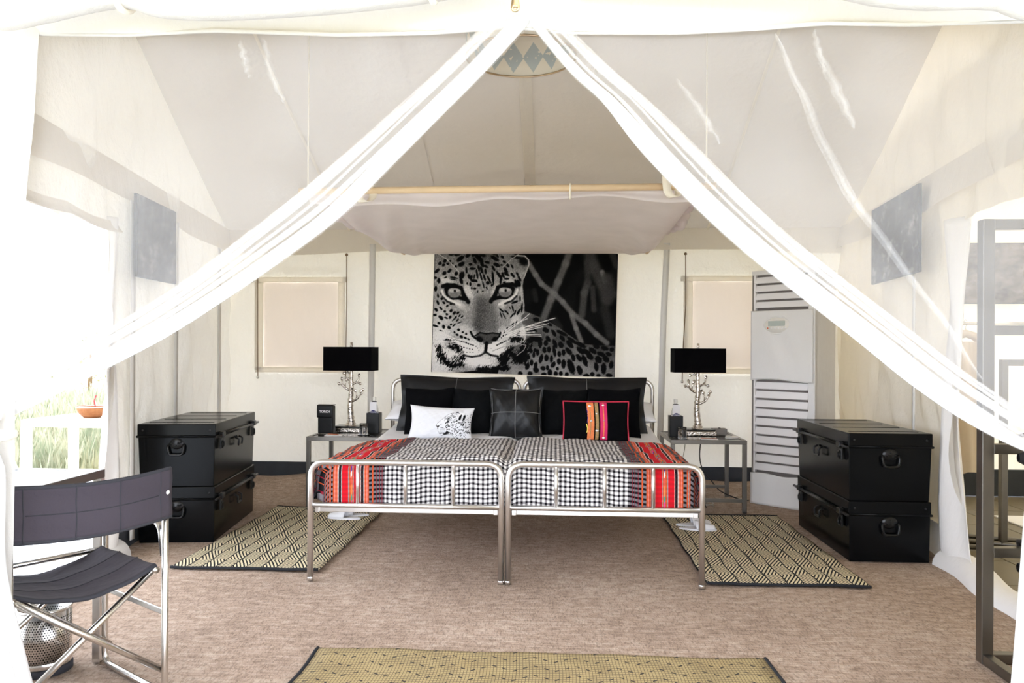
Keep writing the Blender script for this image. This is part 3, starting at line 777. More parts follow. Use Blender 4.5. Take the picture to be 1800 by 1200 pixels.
# ================================================================== BEDS
def bed(label, x0, x1):
    w = x1 - x0; r = .0165
    t = thing('bed', label, 'bed', ((x0 + x1) / 2, 4.047, 0), 0, 'twin steel beds pushed together')
    a = -w / 2 + r; b = w / 2 - r; Lh = 2.08
    for y, zt, nm in ((0, .632, 'footboard'), (Lh, .995, 'headboard')):
        fr = MB().tube(arc([(a, y, 0), (a, y, zt), (b, y, zt), (b, y, 0)], .085, 8), r, 14).build(nm, 'steel', t, smooth=True)
        MB().tube([(a, y, .402), (b, y, .402)], r * .82, 12).build('crossbar', 'steel', fr, smooth=True)
        for k in range(3):
            x = lerp(a, b, (k + 1) / 4 + .0)
            MB().tube([(x, y, .402), (x, y, zt)], .0105, 10).build('spindle', 'steel', fr, smooth=True)
        for x in (a, b):
            MB().lathe([(0, 0), (r + .001, 0), (r + .001, .014), (r, .018)], 14, (x, y, 0)).build('foot_cap', 'steel', fr, smooth=True)
    for x in (a + .03, b - .03):
        MB().box((x, Lh / 2, .374), (.025, Lh - .02, .03)).build('side_rail', 'steel', t, bevel=.003)
    for y in (.035, Lh - .035):
        MB().box((0, y, .374), (w - .09, .025, .028)).build('end_rail', 'steel', t, bevel=.003)
    for k in range(9):
        MB().box((0, .2 + k * .21, .392), (w - .10, .07, .012)).build('slat', 'wood', t, bevel=.002)
    return t
bed('left steel-tube single bed with a low barred foot rail', -1.052, .004)
bed('right steel-tube single bed with a low barred foot rail', .008, 1.052)
for lab, x0, x1 in (('left white mattress on the steel bed beside the torch pouch', -1.0, -.01), ('right white mattress on the steel bed nearest the air conditioner', .02, 1.0)):
    o = MB().bb((x0 - (x0 + x1) / 2, -.99, 0), (x1 - (x0 + x1) / 2, .96, .175)).build('mattress', 'white', bevel=.05, bseg=4)
    o.location = ((x0 + x1) / 2, 5.105, .402); tag(o, lab, 'mattress', 'mattresses of the twin beds')
def prof(u, flat=.955, r=.075, flare=.12):
    """across-bed profile: returns x, drop"""
    s = 1 if u >= 0 else -1; a = abs(u)
    if a < flat: return u, .0
    q = a - flat; L = r * PI / 2
    if q < L: th = q / r; return s * (flat + r * math.sin(th)), r * (1 - math.cos(th))
    return s * (flat + r + (q - L) * flare), r + (q - L)
def topz(x, y): return .605 + .022 * math.cos(min(1, abs(x) / 1.0) * PI / 2) - .030 * math.exp(-((x - .012) / .035) ** 2) + .006 * wob(x * 3, y * 3)
def duvet(u, v):
    uu = lerp(-1.17, 1.17, u); y = lerp(4.32, 6.08, v); x, d = prof(uu, .95, .08, .10)
    rise = .05 * max(0, (y - 5.2) / .9) ** 2
    return (x, y - 5.1, topz(x, y) - d * .95 + rise + .008 * math.sin(y * 11 + x * 3) * min(1, d * 8) - .4)
dv = MB().grid(duvet, 120, 70, flip=False).build('duvet', 'white', smooth=True, solid=.012); dv.location = (0, 5.1, .4)
tag(dv, 'white duvet spread across both beds under the pillows', 'duvet')
def throw(u, v):
    uu = lerp(-1.20, 1.23, u); vv = v * 1.36  # vv: length from the back edge
    vv += .02 * math.sin(u * 9)
    x, d = prof(uu, .955, .08, .26 if uu > 0 else .1)
    flat = .90; r = .07; L = r * PI / 2
    if vv < flat: y = 5.06 - vv; dd = 0
    elif vv < flat + L: th = (vv - flat) / r; y = 5.06 - flat - r * math.sin(th); dd = r * (1 - math.cos(th))
    else: y = 5.06 - flat - r; dd = r + (vv - flat - L)
    y += .008 * math.sin(x * 14) * min(1, dd * 6) + .006
    dd *= (1 - .03 * math.sin(abs(x) * 2.8 + .3))
    z = topz(x, y) + .024 - d - dd * (1 if d < .02 else max(.0, 1 - d * 2.2))
    # narrow in at the posts so the foot drape stays behind the rail
    if dd > .03 and abs(x) > .93: x = math.copysign(.93 + (abs(x) - .93) * (.42 if x < 0 else .9), x)
    if abs(x) > 1.0 and dd > .02: y += .06
    z += .005 * wob(x * 9, y * 9 + dd * 5) + .004 * math.sin(y * 26 + x * 6) * (dd == 0)
    return (x, y - 4.6, max(z, .402 - .004 * math.sin(u * 30)) - .4)
th = MB().grid(throw, 200, 110, uvfn=lambda u, v: (lerp(-1.20, 1.23, u) - .01, v * 1.36)).build('bed_throw', 'throw', smooth=True, solid=.006)
th.location = (0, 4.6, .4); tag(th, 'black and white gingham throw with red striped ends across the bed foot', 'blanket')

# ------------------------------------------------------------------ cushions
def cushion_surf(w, h, T, pinch=.06, fl=0, p=.5, seed=0):
    def f(side):
        def g(u, v):
            k = 1 + fl
            s = lerp(-k, k, u); t = lerp(-k, k, v); s1 = max(-1, min(1, s)); t1 = max(-1, min(1, t))
            x = w / 2 * s * (1 - pinch * (1 - t1 * t1)); z = h / 2 * t * (1 - pinch * (1 - s1 * s1))
            y = side * (T / 2 * (max(0, (1 - s1 * s1)) * max(0, (1 - t1 * t1))) ** p + .0025)
            if fl: y += .012 * math.sin(s * 5 + t * 6 + seed) * (max(abs(s), abs(t)) > 1)
            y += .006 * wob(s * 2.3 + seed, t * 2.1, seed) * min(1, 4 * (1 - s1 * s1) * (1 - t1 * t1)) * (1 if side < 0 else .5)
            return (x, y, z + h / 2 * (1 - pinch * .3))
        return g
    return f
def cushion(name, label, cat, w, h, T, mat, loc, lean, rz=0, pinch=.06, fl=0, group=None, n=26, seed=0, p=.5, roll=0, cover='cover'):
    t = thing(name, label, cat, loc, rz, group); t.rotation_euler = (-lean, roll, rz)
    f = cushion_surf(w, h, T, pinch, fl, p, seed); mb = MB()
    mb.grid(f(-1), n, n, uvfn=lambda u, v: ((u - .5) * w, (v - .5) * h)); mb.grid(f(1), n, n, uvfn=lambda u, v: ((u - .5) * w, (v - .5) * h), flip=True)
    o = mb.build(cover, mat, t, smooth=True)
    return t, f
def edge_pts(f, n=26, ins=0.0):
    g = f(-1); P = []
    for k in range(n): P.append(g(ins + (1 - 2 * ins) * k / n, ins))
    for k in range(n): P.append(g(1 - ins, ins + (1 - 2 * ins) * k / n))
    for k in range(n): P.append(g(1 - ins - (1 - 2 * ins) * k / n, 1 - ins))
    for k in range(n): P.append(g(ins, 1 - ins - (1 - 2 * ins) * k / n))
    return P
BZ = .63
for lab, x, rz in (('white sleeping pillow against the left headboard', -.52, .02), ('white sleeping pillow against the right headboard', .53, -.02)):
    cushion('sleeping_pillow', lab, 'pillow', .98, .36, .16, 'white', (x, 5.73, BZ + .08), 1.25, rz, .03, 0, 'white sleeping pillows', seed=x)
for lab, x, sd, w, rl in (('long black leather sham behind the quilted cushions on the left bed', -.475, 1, .80, .02), ('long black leather sham behind the quilted cushions on the right bed', .50, 2, .82, .008)):
    t, f = cushion('leather_sham', lab, 'cushion', w, .395, .12, 'leather', (x, 5.66, BZ + .015), .26, 0, .06, .09, 'black leather shams', 34, sd, .4, rl)
    g = f(-1)
    MB().tube([(g(.5, v)[0], g(.5, v)[1] - .001, g(.5, v)[2]) for v in np.linspace(.02, .98, 30)], .0022, 5).build('stitching', 'stitch', t, smooth=True)
quilts = ((-.640, 5.48, .345, .345, .06, 'outer black quilted cushion on the left bed behind the leopard cushion'), (-.293, 5.50, .345, .34, .04, 'inner black quilted cushion on the left bed beside the leather one'),
          (.330, 5.50, .345, .34, -.03, 'inner black quilted cushion on the right bed beside the leather one'), (.690, 5.48, .36, .35, -.05, 'outer black quilted cushion on the right bed behind the embroidered one'))
for i, (x, y, w, h, rz, lab) in enumerate(quilts):
    t, f = cushion('quilted_cushion', lab, 'cushion', w, h, .17, 'quilt' if i in (1, 2) else 'black_cotton', (x, y, BZ - .008), .27, rz, .075, .04, 'black quilted cushions', 26, i * 2.1)
    MB().tube(edge_pts(f, 16, .02), .0035, 5, closed=True).build('piping', 'black_cotton', t, smooth=True)
t, f = cushion('leather_cushion', 'square black leather cushion with grey cross stitching at the bed centre', 'cushion', .36, .36, .17, 'leather', (-.005, 5.33, BZ - .012), .24, 0, .095, .07, None, 36, 5, .45)
g = f(-1)
MB().tube([(g(.5, v)[0], g(.5, v)[1] - .0015, g(.5, v)[2]) for v in np.linspace(.01, .99, 36)], .0024, 5).build('stitching', 'stitch', t, smooth=True)
MB().tube([(g(u, .5)[0], g(u, .5)[1] - .0015, g(u, .5)[2]) for u in np.linspace(.01, .99, 36)], .0024, 5).build('stitching', 'stitch', t, smooth=True)
MB().tube(edge_pts(f, 22, .035), .002, 5, closed=True).build('edge_stitching', 'stitch', t, smooth=True)
t, f = cushion('embroidered_cushion', 'black oblong cushion with crimson piping and embroidered mirror bands', 'cushion', .445, .275, .11, 'black_cotton', (.545, 5.22, BZ - .012), .20, -.02, .035, 0, None, 40, 8)
MB().tube(edge_pts(f, 30), .0055, 7, closed=True).build('piping', 'pink', t, smooth=True)
g = f(-1)
M['emb_orange'] = pbr('orange_embroidery', lambda nt: mixc(nt, noise(nt, 90, 3), rgb(214, 96, 44), rgb(236, 150, 92)), .85)
M['emb_gold'] = pbr('gold_braid', lambda nt: mixc(nt, noise(nt, 120, 2), rgb(110, 84, 40), rgb(196, 164, 110)), .8)
M['emb_pink'] = pbr('fuchsia_ribbon', rgb(206, 20, 92), .7, var=.15, vscale=30)
M['emb_purple'] = pbr('purple_thread', rgb(60, 30, 110), .8)
M['emb_yellow'] = pbr('yellow_thread', rgb(222, 200, 90), .8)
for u0, u1, v0, v1, mt in ((.362, .465, 0, 1, 'emb_orange'), (.485, .535, 0, 1, 'emb_gold'), (.56, .67, 0, 1, 'emb_pink'), (.607, .622, .04, .96, 'emb_orange'), (.356, .367, .45, .85, 'emb_purple'), (.352, .366, .2, .42, 'emb_yellow'), (.404, .416, .1, .9, 'emb_gold')):
    off = .0012 if mt != 'emb_gold' or u0 > .45 else .0024
    if (u0, mt) == (.607, 'emb_orange'): off = .0024
    MB().grid(lambda a, b: (lambda p: (p[0], p[1] - off, p[2]))(g(lerp(u0, u1, a) + .01 * math.sin(b * 4), lerp(v0, v1, b))), 6, 30).build('embroidered_band', mt, t, smooth=True)
for (u, v, r) in ((.41, .88, .0095), (.418, .49, .0075), (.41, .05, .006), (.505, .68, .007), (.508, .25, .010), (.613, .90, .0085), (.617, .08, .010), (.615, .5, .004)):
    p = g(u + .01 * math.sin(v * 4), v)
    o = MB().lathe([(0, .0035), (r * .6, .003), (r, 0)], 12).build('mirror_disc', 'mirror', t, smooth=True)
    o.location = (p[0], p[1] - .002, p[2]); o.rotation_euler = (PI / 2, 0, 0)

# ================================================================== PRINTED PICTURES (flat print as a per-vertex ink colour on fine grids)
def vnoise(x, y, s=0):
    xi = np.floor(x).astype(np.int64); yi = np.floor(y).astype(np.int64); fx = x - xi; fy = y - yi
    def hsh(a, b):
        n = (a * 374761393 + b * 668265263 + s * 144665) & 0x7fffffff
        n = ((n ^ (n >> 13)) * 1274126177) & 0x7fffffff
        return ((n ^ (n >> 16)) & 0xffff) / 65535.0
    fx = fx * fx * (3 - 2 * fx); fy = fy * fy * (3 - 2 * fy)
    a = hsh(xi, yi); b = hsh(xi + 1, yi); c = hsh(xi, yi + 1); d = hsh(xi + 1, yi + 1)
    return (a * (1 - fx) + b * fx) * (1 - fy) + (c * (1 - fx) + d * fx) * fy
def sstep(a, b, x): t = np.clip((x - a) / (b - a), 0, 1); return t * t * (3 - 2 * t)
class Paint:
    def __init__(s, X, Y): s.X = X; s.Y = Y; s.g = np.zeros_like(X)
    def lay(s, m, val): s.g = s.g * (1 - m) + val * m
    def ell(s, cx, cy, rx, ry, ang=0, val=.05, soft=.25, op=1, rag=.25):
        c, n = math.cos(math.radians(ang)), math.sin(math.radians(ang))
        k = max(rx, ry) * 1.7
        i = (abs(s.X - cx) < k) & (abs(s.Y - cy) < k)
        dx = s.X[i] - cx; dy = s.Y[i] - cy
        d = np.sqrt(((dx * c + dy * n) / rx) ** 2 + ((-dx * n + dy * c) / ry) ** 2)
        if rag: d = d + rag * (vnoise(s.X[i] / 7, s.Y[i] / 7, 3) - .5)
        m = (1 - sstep(1 - soft, 1 + soft, d)) * op
        s.g[i] = s.g[i] * (1 - m) + val * m
    def line(s, pts, w, val, soft=1.0, op=1, rag=0):
        for j in range(len(pts) - 1):
            (x0, y0), (x1, y1) = pts[j], pts[j + 1]
            k = w * (1 + soft) + 2
            i = (s.X > min(x0, x1) - k) & (s.X < max(x0, x1) + k) & (s.Y > min(y0, y1) - k) & (s.Y < max(y0, y1) + k)
            dx, dy = x1 - x0, y1 - y0; L2 = dx * dx + dy * dy + 1e-6
            t = np.clip(((s.X[i] - x0) * dx + (s.Y[i] - y0) * dy) / L2, 0, 1)
            d = np.hypot(s.X[i] - x0 - t * dx, s.Y[i] - y0 - t * dy)
            if rag: d = d + rag * w * (vnoise(s.X[i] / 5 + s.Y[i] / 11, s.Y[i] / 16, 6) + .5 * vnoise(s.X[i] / 13, s.Y[i] / 13, 7) - .75)
            m = (1 - sstep(w * (1 - .5 * min(1, soft)), w * (1 + .5 * soft), d)) * op
            s.g[i] = s.g[i] * (1 - m) + val * m
    def poly(s, pts, soft=6):
        """soft inside mask of a polygon"""
        ins = np.zeros(s.X.shape, bool); dmin = np.full(s.X.shape, 1e9); n = len(pts)
        for j in range(n):
            (x0, y0), (x1, y1) = pts[j], pts[(j + 1) % n]
            cr = ((y0 > s.Y) != (y1 > s.Y)) & (s.X < (x1 - x0) * (s.Y - y0) / ((y1 - y0) or 1e-9) + x0)
            ins ^= cr
            dx, dy = x1 - x0, y1 - y0; L2 = dx * dx + dy * dy + 1e-6
            t = np.clip(((s.X - x0) * dx + (s.Y - y0) * dy) / L2, 0, 1)
            dmin = np.minimum(dmin, np.hypot(s.X - x0 - t * dx, s.Y - y0 - t * dy))
        return sstep(-soft, soft, np.where(ins, dmin, -dmin))
def ink(me, g, tint=(1, 1, 1)):
    lin = np.where(g <= .04045, g / 12.92, ((np.clip(g, 0, 1) + .055) / 1.055) ** 2.4)
    a = me.attributes.new('ink', 'FLOAT_COLOR', 'POINT')
    c = np.ones((len(lin), 4), np.float32)
    for k in range(3): c[:, k] = lin * tint[k]
    a.data.foreach_set('color', c.ravel())
def leopard(X, Y):
    P = Paint(X, Y); rnd = random.Random(3)
    fur = vnoise(X / 3.5, Y / 6, 1); fur2 = vnoise(X / 9, Y / 16, 2); cl = vnoise(X / 60, Y / 60, 5)
    P.g = .05 + .05 * sstep(.4, .8, vnoise(X / 90, Y / 150, 8))
    # blurred bush
    for pts, w, v in (([(1255, 60), (1215, 180), (1150, 330), (1090, 470), (1030, 620)], 26, .42), ([(905, 180), (960, 270), (1010, 345), (1120, 430), (1190, 495), (1270, 590), (1380, 670), (1470, 760), (1560, 830)], 19, .46),
                      ([(1265, 610), (1300, 710), (1345, 820)], 17, .48), ([(1400, 340), (1370, 420), (1350, 600)], 26, .33), ([(1405, 60), (1440, 200), (1520, 330), (1560, 480)], 46, .27), ([(1520, 250), (1545, 330)], 16, .46), ([(1440, 380), (1450, 560)], 20, .26),
                      ([(1560, 300), (1600, 430)], 40, .25), ([(1540, 560), (1590, 760)], 36, .20), ([(950, 400), (965, 480)], 20, .18), ([(1600, 90), (1640, 200)], 26, .22), ([(1390, 170), (1400, 330)], 22, .24), ([(1120, 640), (1160, 700)], 26, .18)):
        P.line(pts, w, v, 1.6, .85)
    # body
    body = P.poly([(840, 560), (930, 590), (1010, 625), (1080, 660), (1160, 705), (1250, 770), (1350, 835), (1480, 850), (1700, 852), (1700, 1200), (600, 1200), (700, 900)], 5)
    bl = .36 + .22 * sstep(800, 1080, Y) - .16 * sstep(1300, 1620, X) + .10 * (fur - .5) + .12 * (cl - .5)
    P.lay(body, bl)
    z4 = lambda x, y: (816 + .48 * x, 552 + .48 * y)
    for (x, y, rx, ry, a) in ((310, 180, 60, 38, 10), (520, 250, 90, 28, 30), (620, 410, 70, 34, 55), (760, 410, 110, 32, 25), (480, 360, 60, 45, 20), (230, 370, 90, 50, 0), (300, 500, 120, 60, 10), (200, 540, 60, 50, 0), (520, 510, 62, 40, 60), (380, 590, 75, 40, 90), (480, 580, 55, 40, 90), (640, 590, 85, 36, 70),
                           (745, 610, 60, 48, 50), (770, 500, 66, 36, 50), (900, 600, 86, 44, 50), (930, 530, 100, 34, 35), (1090, 610, 110, 40, 25), (1090, 710, 90, 46, 40), (1200, 740, 90, 44, 40), (1250, 810, 70, 50, 40), (1300, 710, 80, 44, 35), (1360, 640, 60, 40, 15), (1510, 670, 70, 38, 15), (1450, 770, 80, 40, 20), (1580, 770, 60, 34, 20), (1630, 690, 40, 40, 0),
                           (215, 710, 42, 36, 80), (290, 700, 34, 30, 80), (335, 740, 60, 30, 90), (268, 780, 56, 26, 95), (170, 825, 44, 34, 90), (100, 730, 80, 50, 110), (45, 860, 90, 50, 110), (455, 700, 55, 38, 85), (535, 690, 58, 36, 90), (630, 720, 100, 32, 80), (715, 765, 54, 34, 85), (790, 740, 58, 36, 85), (880, 720, 80, 42, 50),
                           (395, 850, 84, 38, 105), (490, 835, 60, 42, 90), (578, 850, 66, 30, 95), (710, 895, 52, 40, 85), (790, 935, 82, 42, 90), (610, 950, 60, 40, 120), (920, 980, 140, 62, 70), (960, 830, 70, 36, 75), (1060, 830, 80, 40, 55), (1160, 880, 110, 46, 70), (1070, 1040, 86, 50, 70), (1400, 860, 70, 60, 40), (1530, 850, 70, 50, 40),
                           (230, 915, 54, 34, 90), (155, 980, 60, 42, 110), (300, 960, 60, 36, 95), (305, 1040, 56, 48, 40), (430, 1010, 46, 40, 20), (508, 1000, 46, 30, 90), (682, 1015, 28, 32, 0), (550, 1085, 60, 44, 90), (445, 1115, 50, 36, 0), (655, 1105, 46, 36, 90), (742, 1100, 44, 36, 90), (845, 1115, 44, 36, 90), (200, 1100, 46, 40, 0), (30, 1100, 44, 38, 0), (1360, 980, 80, 40, 80), (1490, 1010, 100, 50, 90), (1290, 1110, 40, 40, 0), (1400, 1130, 40, 30, 0), (1190, 1130, 60, 30, 0), (1580, 1130, 60, 36, 0), (1620, 950, 70, 40, 100)):
        cx, cy = z4(x, y); P.ell(cx, cy, rx * .46, ry * .46, a, .075, .22)
    P.lay(body * sstep(0, 34, (862 + .62 * (X - 860) * .55 + 0 * X) - Y - 270) * 0, .05)
    # head silhouette
    head = P.poly([(60, 40), (940, 40), (700, 75), (800, 112), (870, 118), (903, 148), (908, 190), (884, 250), (862, 300), (852, 360), (858, 440), (868, 520), (866, 585), (838, 610), (846, 660), (884, 745), (872, 830), (800, 850), (720, 870), (690, 960), (660, 1010), (560, 1040), (420, 1060), (60, 1100)], 4)
    sh = .60 + .10 * (fur - .5) * 2 + .12 * (fur2 - .5)
    sh = sh - .14 * sstep(300, 60, Y) + .20 * sstep(430, 900, Y) * sstep(330, 120, X)
    sh = sh - .16 * np.exp(-((X - 490) / 150) ** 2) * sstep(330, 180, Y)
    # dark nose bridge
    br = np.exp(-((X - 530) / (62 + .14 * (Y - 400))) ** 4) * sstep(405, 500, Y) * (1 - sstep(715, 770, Y))
    sh = sh * (1 - br) + br * (.36 + .16 * (vnoise(X / 3, Y / 3, 9) - .5) * 2 + .05 * np.sin((X - 520) / 40))
    sh = np.where(br > .02, sh - .12 * br * np.exp(-((abs(X - 530) - 105) / 30) ** 2), sh)
    P.lay(head, sh)
    # ear
    P.lay(P.poly([(640, 70), (790, 112), (870, 120), (900, 150), (902, 195), (875, 245), (820, 240), (760, 190), (690, 130)], 8), .46 + .22 * (vnoise(X / 3 + Y / 5, Y / 14 - X / 14, 4) - .4))
    P.ell(860, 160, 42, 34, 30, .07, .5); P.ell(800, 128, 46, 12, 10, .1, .5)
    P.line([(800, 112), (870, 116), (903, 150), (905, 190), (882, 248), (862, 300)], 4, .72, 1)
    P.lay(P.poly([(700, 40), (960, 40), (930, 130), (905, 140), (870, 104), (790, 96)], 6), .05)
    # white furry patches
    for (x, y, rx, ry, a, v, op) in ((205, 320, 60, 30, 20, .84, .9), (390, 410, 34, 60, -25, .86, .9), (620, 410, 26, 56, 20, .84, .9), (735, 335, 40, 38, 20, .80, .85), (310, 505, 75, 26, 40, .82, .9), (690, 500, 46, 26, -50, .82, .9), (400, 880, 120, 90, 15, .95, 1), (620, 875, 100, 70, -15, .95, 1), (480, 985, 140, 52, 5, .93, 1), (350, 740, 110, 60, 20, .80, .9),
                                 (160, 640, 90, 120, 0, .82, .7), (150, 760, 90, 60, 0, .9, .8), (700, 760, 60, 60, 0, .86, .8), (790, 640, 36, 50, 30, .86, .8), (855, 760, 22, 70, 5, .86, .9), (130, 920, 60, 110, 0, .93, 1), (120, 1030, 120, 60, 0, .88, 1), (250, 930, 70, 40, 40, .92, .9), (840, 430, 14, 60, 0, .75, .8), (830, 250, 20, 40, 0, .6, .5)):
        P.ell(x, y, rx, ry, a, v, .55, op, .5)
    # black fur arcs by the mouth
    for pts, w in (([(140, 870), (150, 930), (190, 985), (250, 1010), (290, 960)], 26), ([(215, 810), (270, 840), (310, 880)], 17), ([(230, 860), (300, 880), (340, 930)], 20), ([(270, 1000), (320, 940), (350, 960)], 18), ([(670, 960), (740, 900), (760, 880)], 26), ([(770, 930), (800, 960), (860, 880), (890, 850)], 30), ([(760, 800), (830, 800)], 20), ([(470, 1050), (600, 1046), (720, 1030)], 20), ([(260, 1020), (330, 1000)], 22), ([(690, 1000), (720, 960)], 30), ([(880, 900), (870, 980)], 24)):
        P.line(pts, w * 1.12, .06, .7, .95, 1.5)
    z1 = lambda x, y: (48 + .48 * x, 24 + .48 * y)
    A = [(200, 100, 50, 40, 0), (330, 110, 60, 40, -20), (420, 130, 70, 50, -30), (530, 130, 80, 56, -35), (670, 100, 56, 36, -40), (710, 175, 56, 34, -40), (570, 235, 80, 40, -35), (590, 330, 66, 40, -30), (390, 280, 34, 24, -50), (300, 270, 40, 30, -40), (210, 310, 40, 30, -40), (275, 340, 34, 26, -40), (350, 320, 28, 24, 0), (435, 320, 24, 18, -40), (490, 370, 28, 26, -40), (160, 440, 60, 30, -40), (290, 480, 44, 34, -40), (380, 440, 50, 30, -40), (500, 490, 40, 34, -70), (600, 520, 76, 50, -70), (590, 620, 60, 34, 70), (460, 560, 80, 18, 10), (450, 590, 70, 12, 10), (310, 555, 36, 16, -20), (190, 610, 50, 34, 90), (130, 560, 30, 26, 0), (135, 750, 54, 30, 95), (755, 330, 36, 26, 0), (790, 405, 60, 24, 0), (680, 430, 60, 22, 85), (800, 150, 60, 34, 80), (860, 170, 90, 36, 75), (830, 270, 60, 30, 70), (930, 250, 90, 40, 60), (960, 330, 60, 34, 60), (1050, 300, 50, 26, 15), (1030, 370, 40, 22, 30), (960, 170, 66, 36, 20), (1010, 100, 60, 40, 30), (1150, 120, 80, 40, 50), (1180, 230, 90, 36, 30), (1220, 345, 72, 36, 25), (1230, 190, 40, 20, 60), (1320, 210, 40, 24, 40), (1300, 345, 26, 20, 0), (1410, 350, 50, 26, 50), (1350, 290, 40, 24, 30), (1490, 370, 50, 18, 60), (900, 400, 60, 22, 80), (950, 430, 70, 24, 75), (1020, 450, 50, 22, 80), (870, 500, 90, 20, 80), (940, 540, 80, 20, 75), (1000, 560, 70, 22, 70), (1080, 590, 90, 20, 60), (1160, 400, 60, 26, 60), (1150, 560, 130, 26, 85), (1260, 520, 100, 28, 55), (1290, 600, 90, 24, 100), (1380, 440, 70, 34, 60), (1390, 500, 60, 30, 30), (1330, 520, 60, 24, 70), (1390, 580, 50, 20, 0), (1350, 640, 30, 14, -20), (1500, 520, 60, 26, 50), (1580, 500, 40, 22, 60), (1620, 580, 60, 24, 60), (1600, 660, 70, 44, 70), (1550, 640, 60, 22, 80), (730, 540, 50, 34, 70), (770, 560, 60, 24, 100), (820, 540, 50, 16, 100), (800, 610, 50, 30, 0), (850, 615, 40, 24, 40), (750, 670, 40, 20, 90), (695, 660, 24, 16, 90), (900, 690, 30, 28, 0), (1060, 650, 40, 34, 20), (980, 680, 70, 16, 75), (1040, 740, 30, 16, 60), (1130, 690, 30, 20, 90), (830, 745, 30, 20, 0), (775, 740, 22, 18, 90), (880, 800, 26, 12, 100), (970, 790, 20, 12, 0),
         (175, 870, 40, 20, 80), (240, 840, 26, 22, 60), (240, 920, 26, 24, 40), (170, 985, 46, 24, 65), (280, 990, 34, 22, 40), (340, 1045, 30, 20, -40), (405, 1010, 26, 20, 0), (225, 1085, 40, 22, 45), (140, 1105, 40, 24, 40), (295, 1140, 28, 24, 0), (405, 1125, 34, 24, -50), (465, 1165, 36, 26, -50), (530, 1165, 34, 20, -40), (330, 1185, 24, 20, 0), (1550, 870, 44, 20, -50), (1540, 980, 70, 22, -20), (1630, 920, 60, 16, 90), (1400, 980, 60, 18, -20), (1500, 1090, 60, 18, 75), (1450, 1080, 30, 12, 60), (1600, 1150, 60, 22, 120), (1390, 1150, 50, 16, 40), (1660, 1080, 90, 20, 95), (1300, 1120, 60, 16, 40), (1540, 1160, 50, 16, 110)]
    for (x, y, rx, ry, a) in A:
        cx, cy = z1(x, y); P.ell(cx, cy, rx * .48 * .92, ry * .48 * .92, a, .07, .25)
    z2 = lambda x, y: (48 + .48 * x, 552 + .48 * y)
    Bs = [(140, 15, 34, 24, 40), (225, 145, 52, 34, 40), (120, 100, 32, 22, 0), (320, 150, 36, 18, 20), (335, 90, 24, 20, 0), (390, 140, 34, 24, -60), (410, 30, 30, 22, -50), (465, 70, 34, 22, -50), (485, 145, 40, 16, -50), (520, 190, 36, 14, -45), (445, 185, 30, 12, -50), (560, 110, 30, 14, -50), (605, 130, 30, 14, -40), (190, 240, 30, 22, 20), (275, 300, 38, 30, 80), (370, 315, 34, 30, 40), (405, 265, 24, 18, -40), (460, 275, 40, 14, -45), (560, 230, 50, 10, -20), (120, 285, 60, 20, 15), (540, 355, 28, 24, 0), (615, 395, 22, 18, 0), (675, 425, 20, 20, 0), (470, 400, 24, 18, 50), (515, 440, 30, 22, 20), (590, 475, 36, 26, 20), (660, 495, 32, 20, 30), (715, 515, 26, 16, 30), (230, 370, 36, 10, 15), (1350, 390, 14, 26, 20), (1380, 440, 12, 24, 20), (1330, 460, 12, 20, 20), (1300, 490, 10, 14, 0), (1400, 330, 14, 26, 20), (1560, 240, 50, 14, 110), (1500, 270, 40, 20, 120), (1600, 50, 60, 20, 120), (1490, 110, 60, 14, 130), (1400, 60, 40, 14, 60), (1350, 120, 60, 12, 60), (1600, 410, 60, 30, 110), (1540, 500, 90, 24, 10), (1290, 100, 60, 12, 70)]
    for (x, y, rx, ry, a) in Bs:
        cx, cy = z2(x, y); P.ell(cx, cy, rx * .46, ry * .46, a, .07, .25)
    # tear lines and eyes
    for s, (ex, ey) in ((1, (270, 408)), (-1, (702, 404))):
        P.line([(ex - s * 95, ey - 45), (ex - s * 60, ey - 55), (ex, ey - 52), (ex + s * 58, ey - 30), (ex + s * 82, ey + 30), (ex + s * 120, ey + 85)], 17, .06, .8, .95)
        P.line([(ex - s * 70, ey - 20), (ex - s * 55, ey + 22), (ex - s * 12, ey + 52), (ex + s * 40, ey + 50), (ex + s * 92, ey + 62)], 15, .05, .7)
        P.line([(ex - s * 105, ey - 10), (ex - s * 92, ey + 30), (ex - s * 50, ey + 66), (ex - s * 5, ey + 82), (ex + s * 50, ey + 110)], 10, .90, .7, .95)
        P.line([(ex - s * 100, ey + 40), (ex - s * 60, ey + 80), (ex, ey + 104)], 8, .12, .9, .8)
        P.ell(ex, ey, 62, 52, 0, .05, .12, 1, 0)
        P.ell(ex + 2, ey + 4, 55, 44, 0, .62, .10, 1, 0)
        P.ell(ex + 2, ey + 22, 46, 28, 0, .46, .5, .8, 0)
        P.ell(ex + s * 24 * 0 - 22, ey - 8, 24, 15, 20, .80, .5, .8, 0); P.ell(ex + 28, ey - 10, 20, 12, -20, .78, .5, .7, 0)
        P.ell(ex + 6, ey - 6, 10, 11, 0, .03, .3, 1, 0)
        P.line([(ex - 62, ey - 30), (ex - 20, ey - 42), (ex + 20, ey - 40), (ex + 60, ey - 26)], 11, .05, .6)
    # nose and mouth
    P.lay(P.poly([(452, 772), (470, 752), (520, 746), (580, 752), (640, 746), (658, 762), (640, 790), (606, 806), (590, 836), (570, 838), (545, 850), (520, 838), (508, 800), (470, 792)], 5), .30 + .10 * (fur - .5))
    P.line([(450, 770), (490, 745), (545, 755), (600, 748), (655, 755)], 6, .10, 1)
    P.ell(488, 800, 30, 22, 25, .05, .4); P.ell(616, 800, 26, 18, -25, .05, .4)
    P.line([(410, 740), (425, 770), (450, 790), (500, 815)], 9, .06, .8); P.line([(664, 745), (655, 775), (625, 800)], 7, .08, .8)
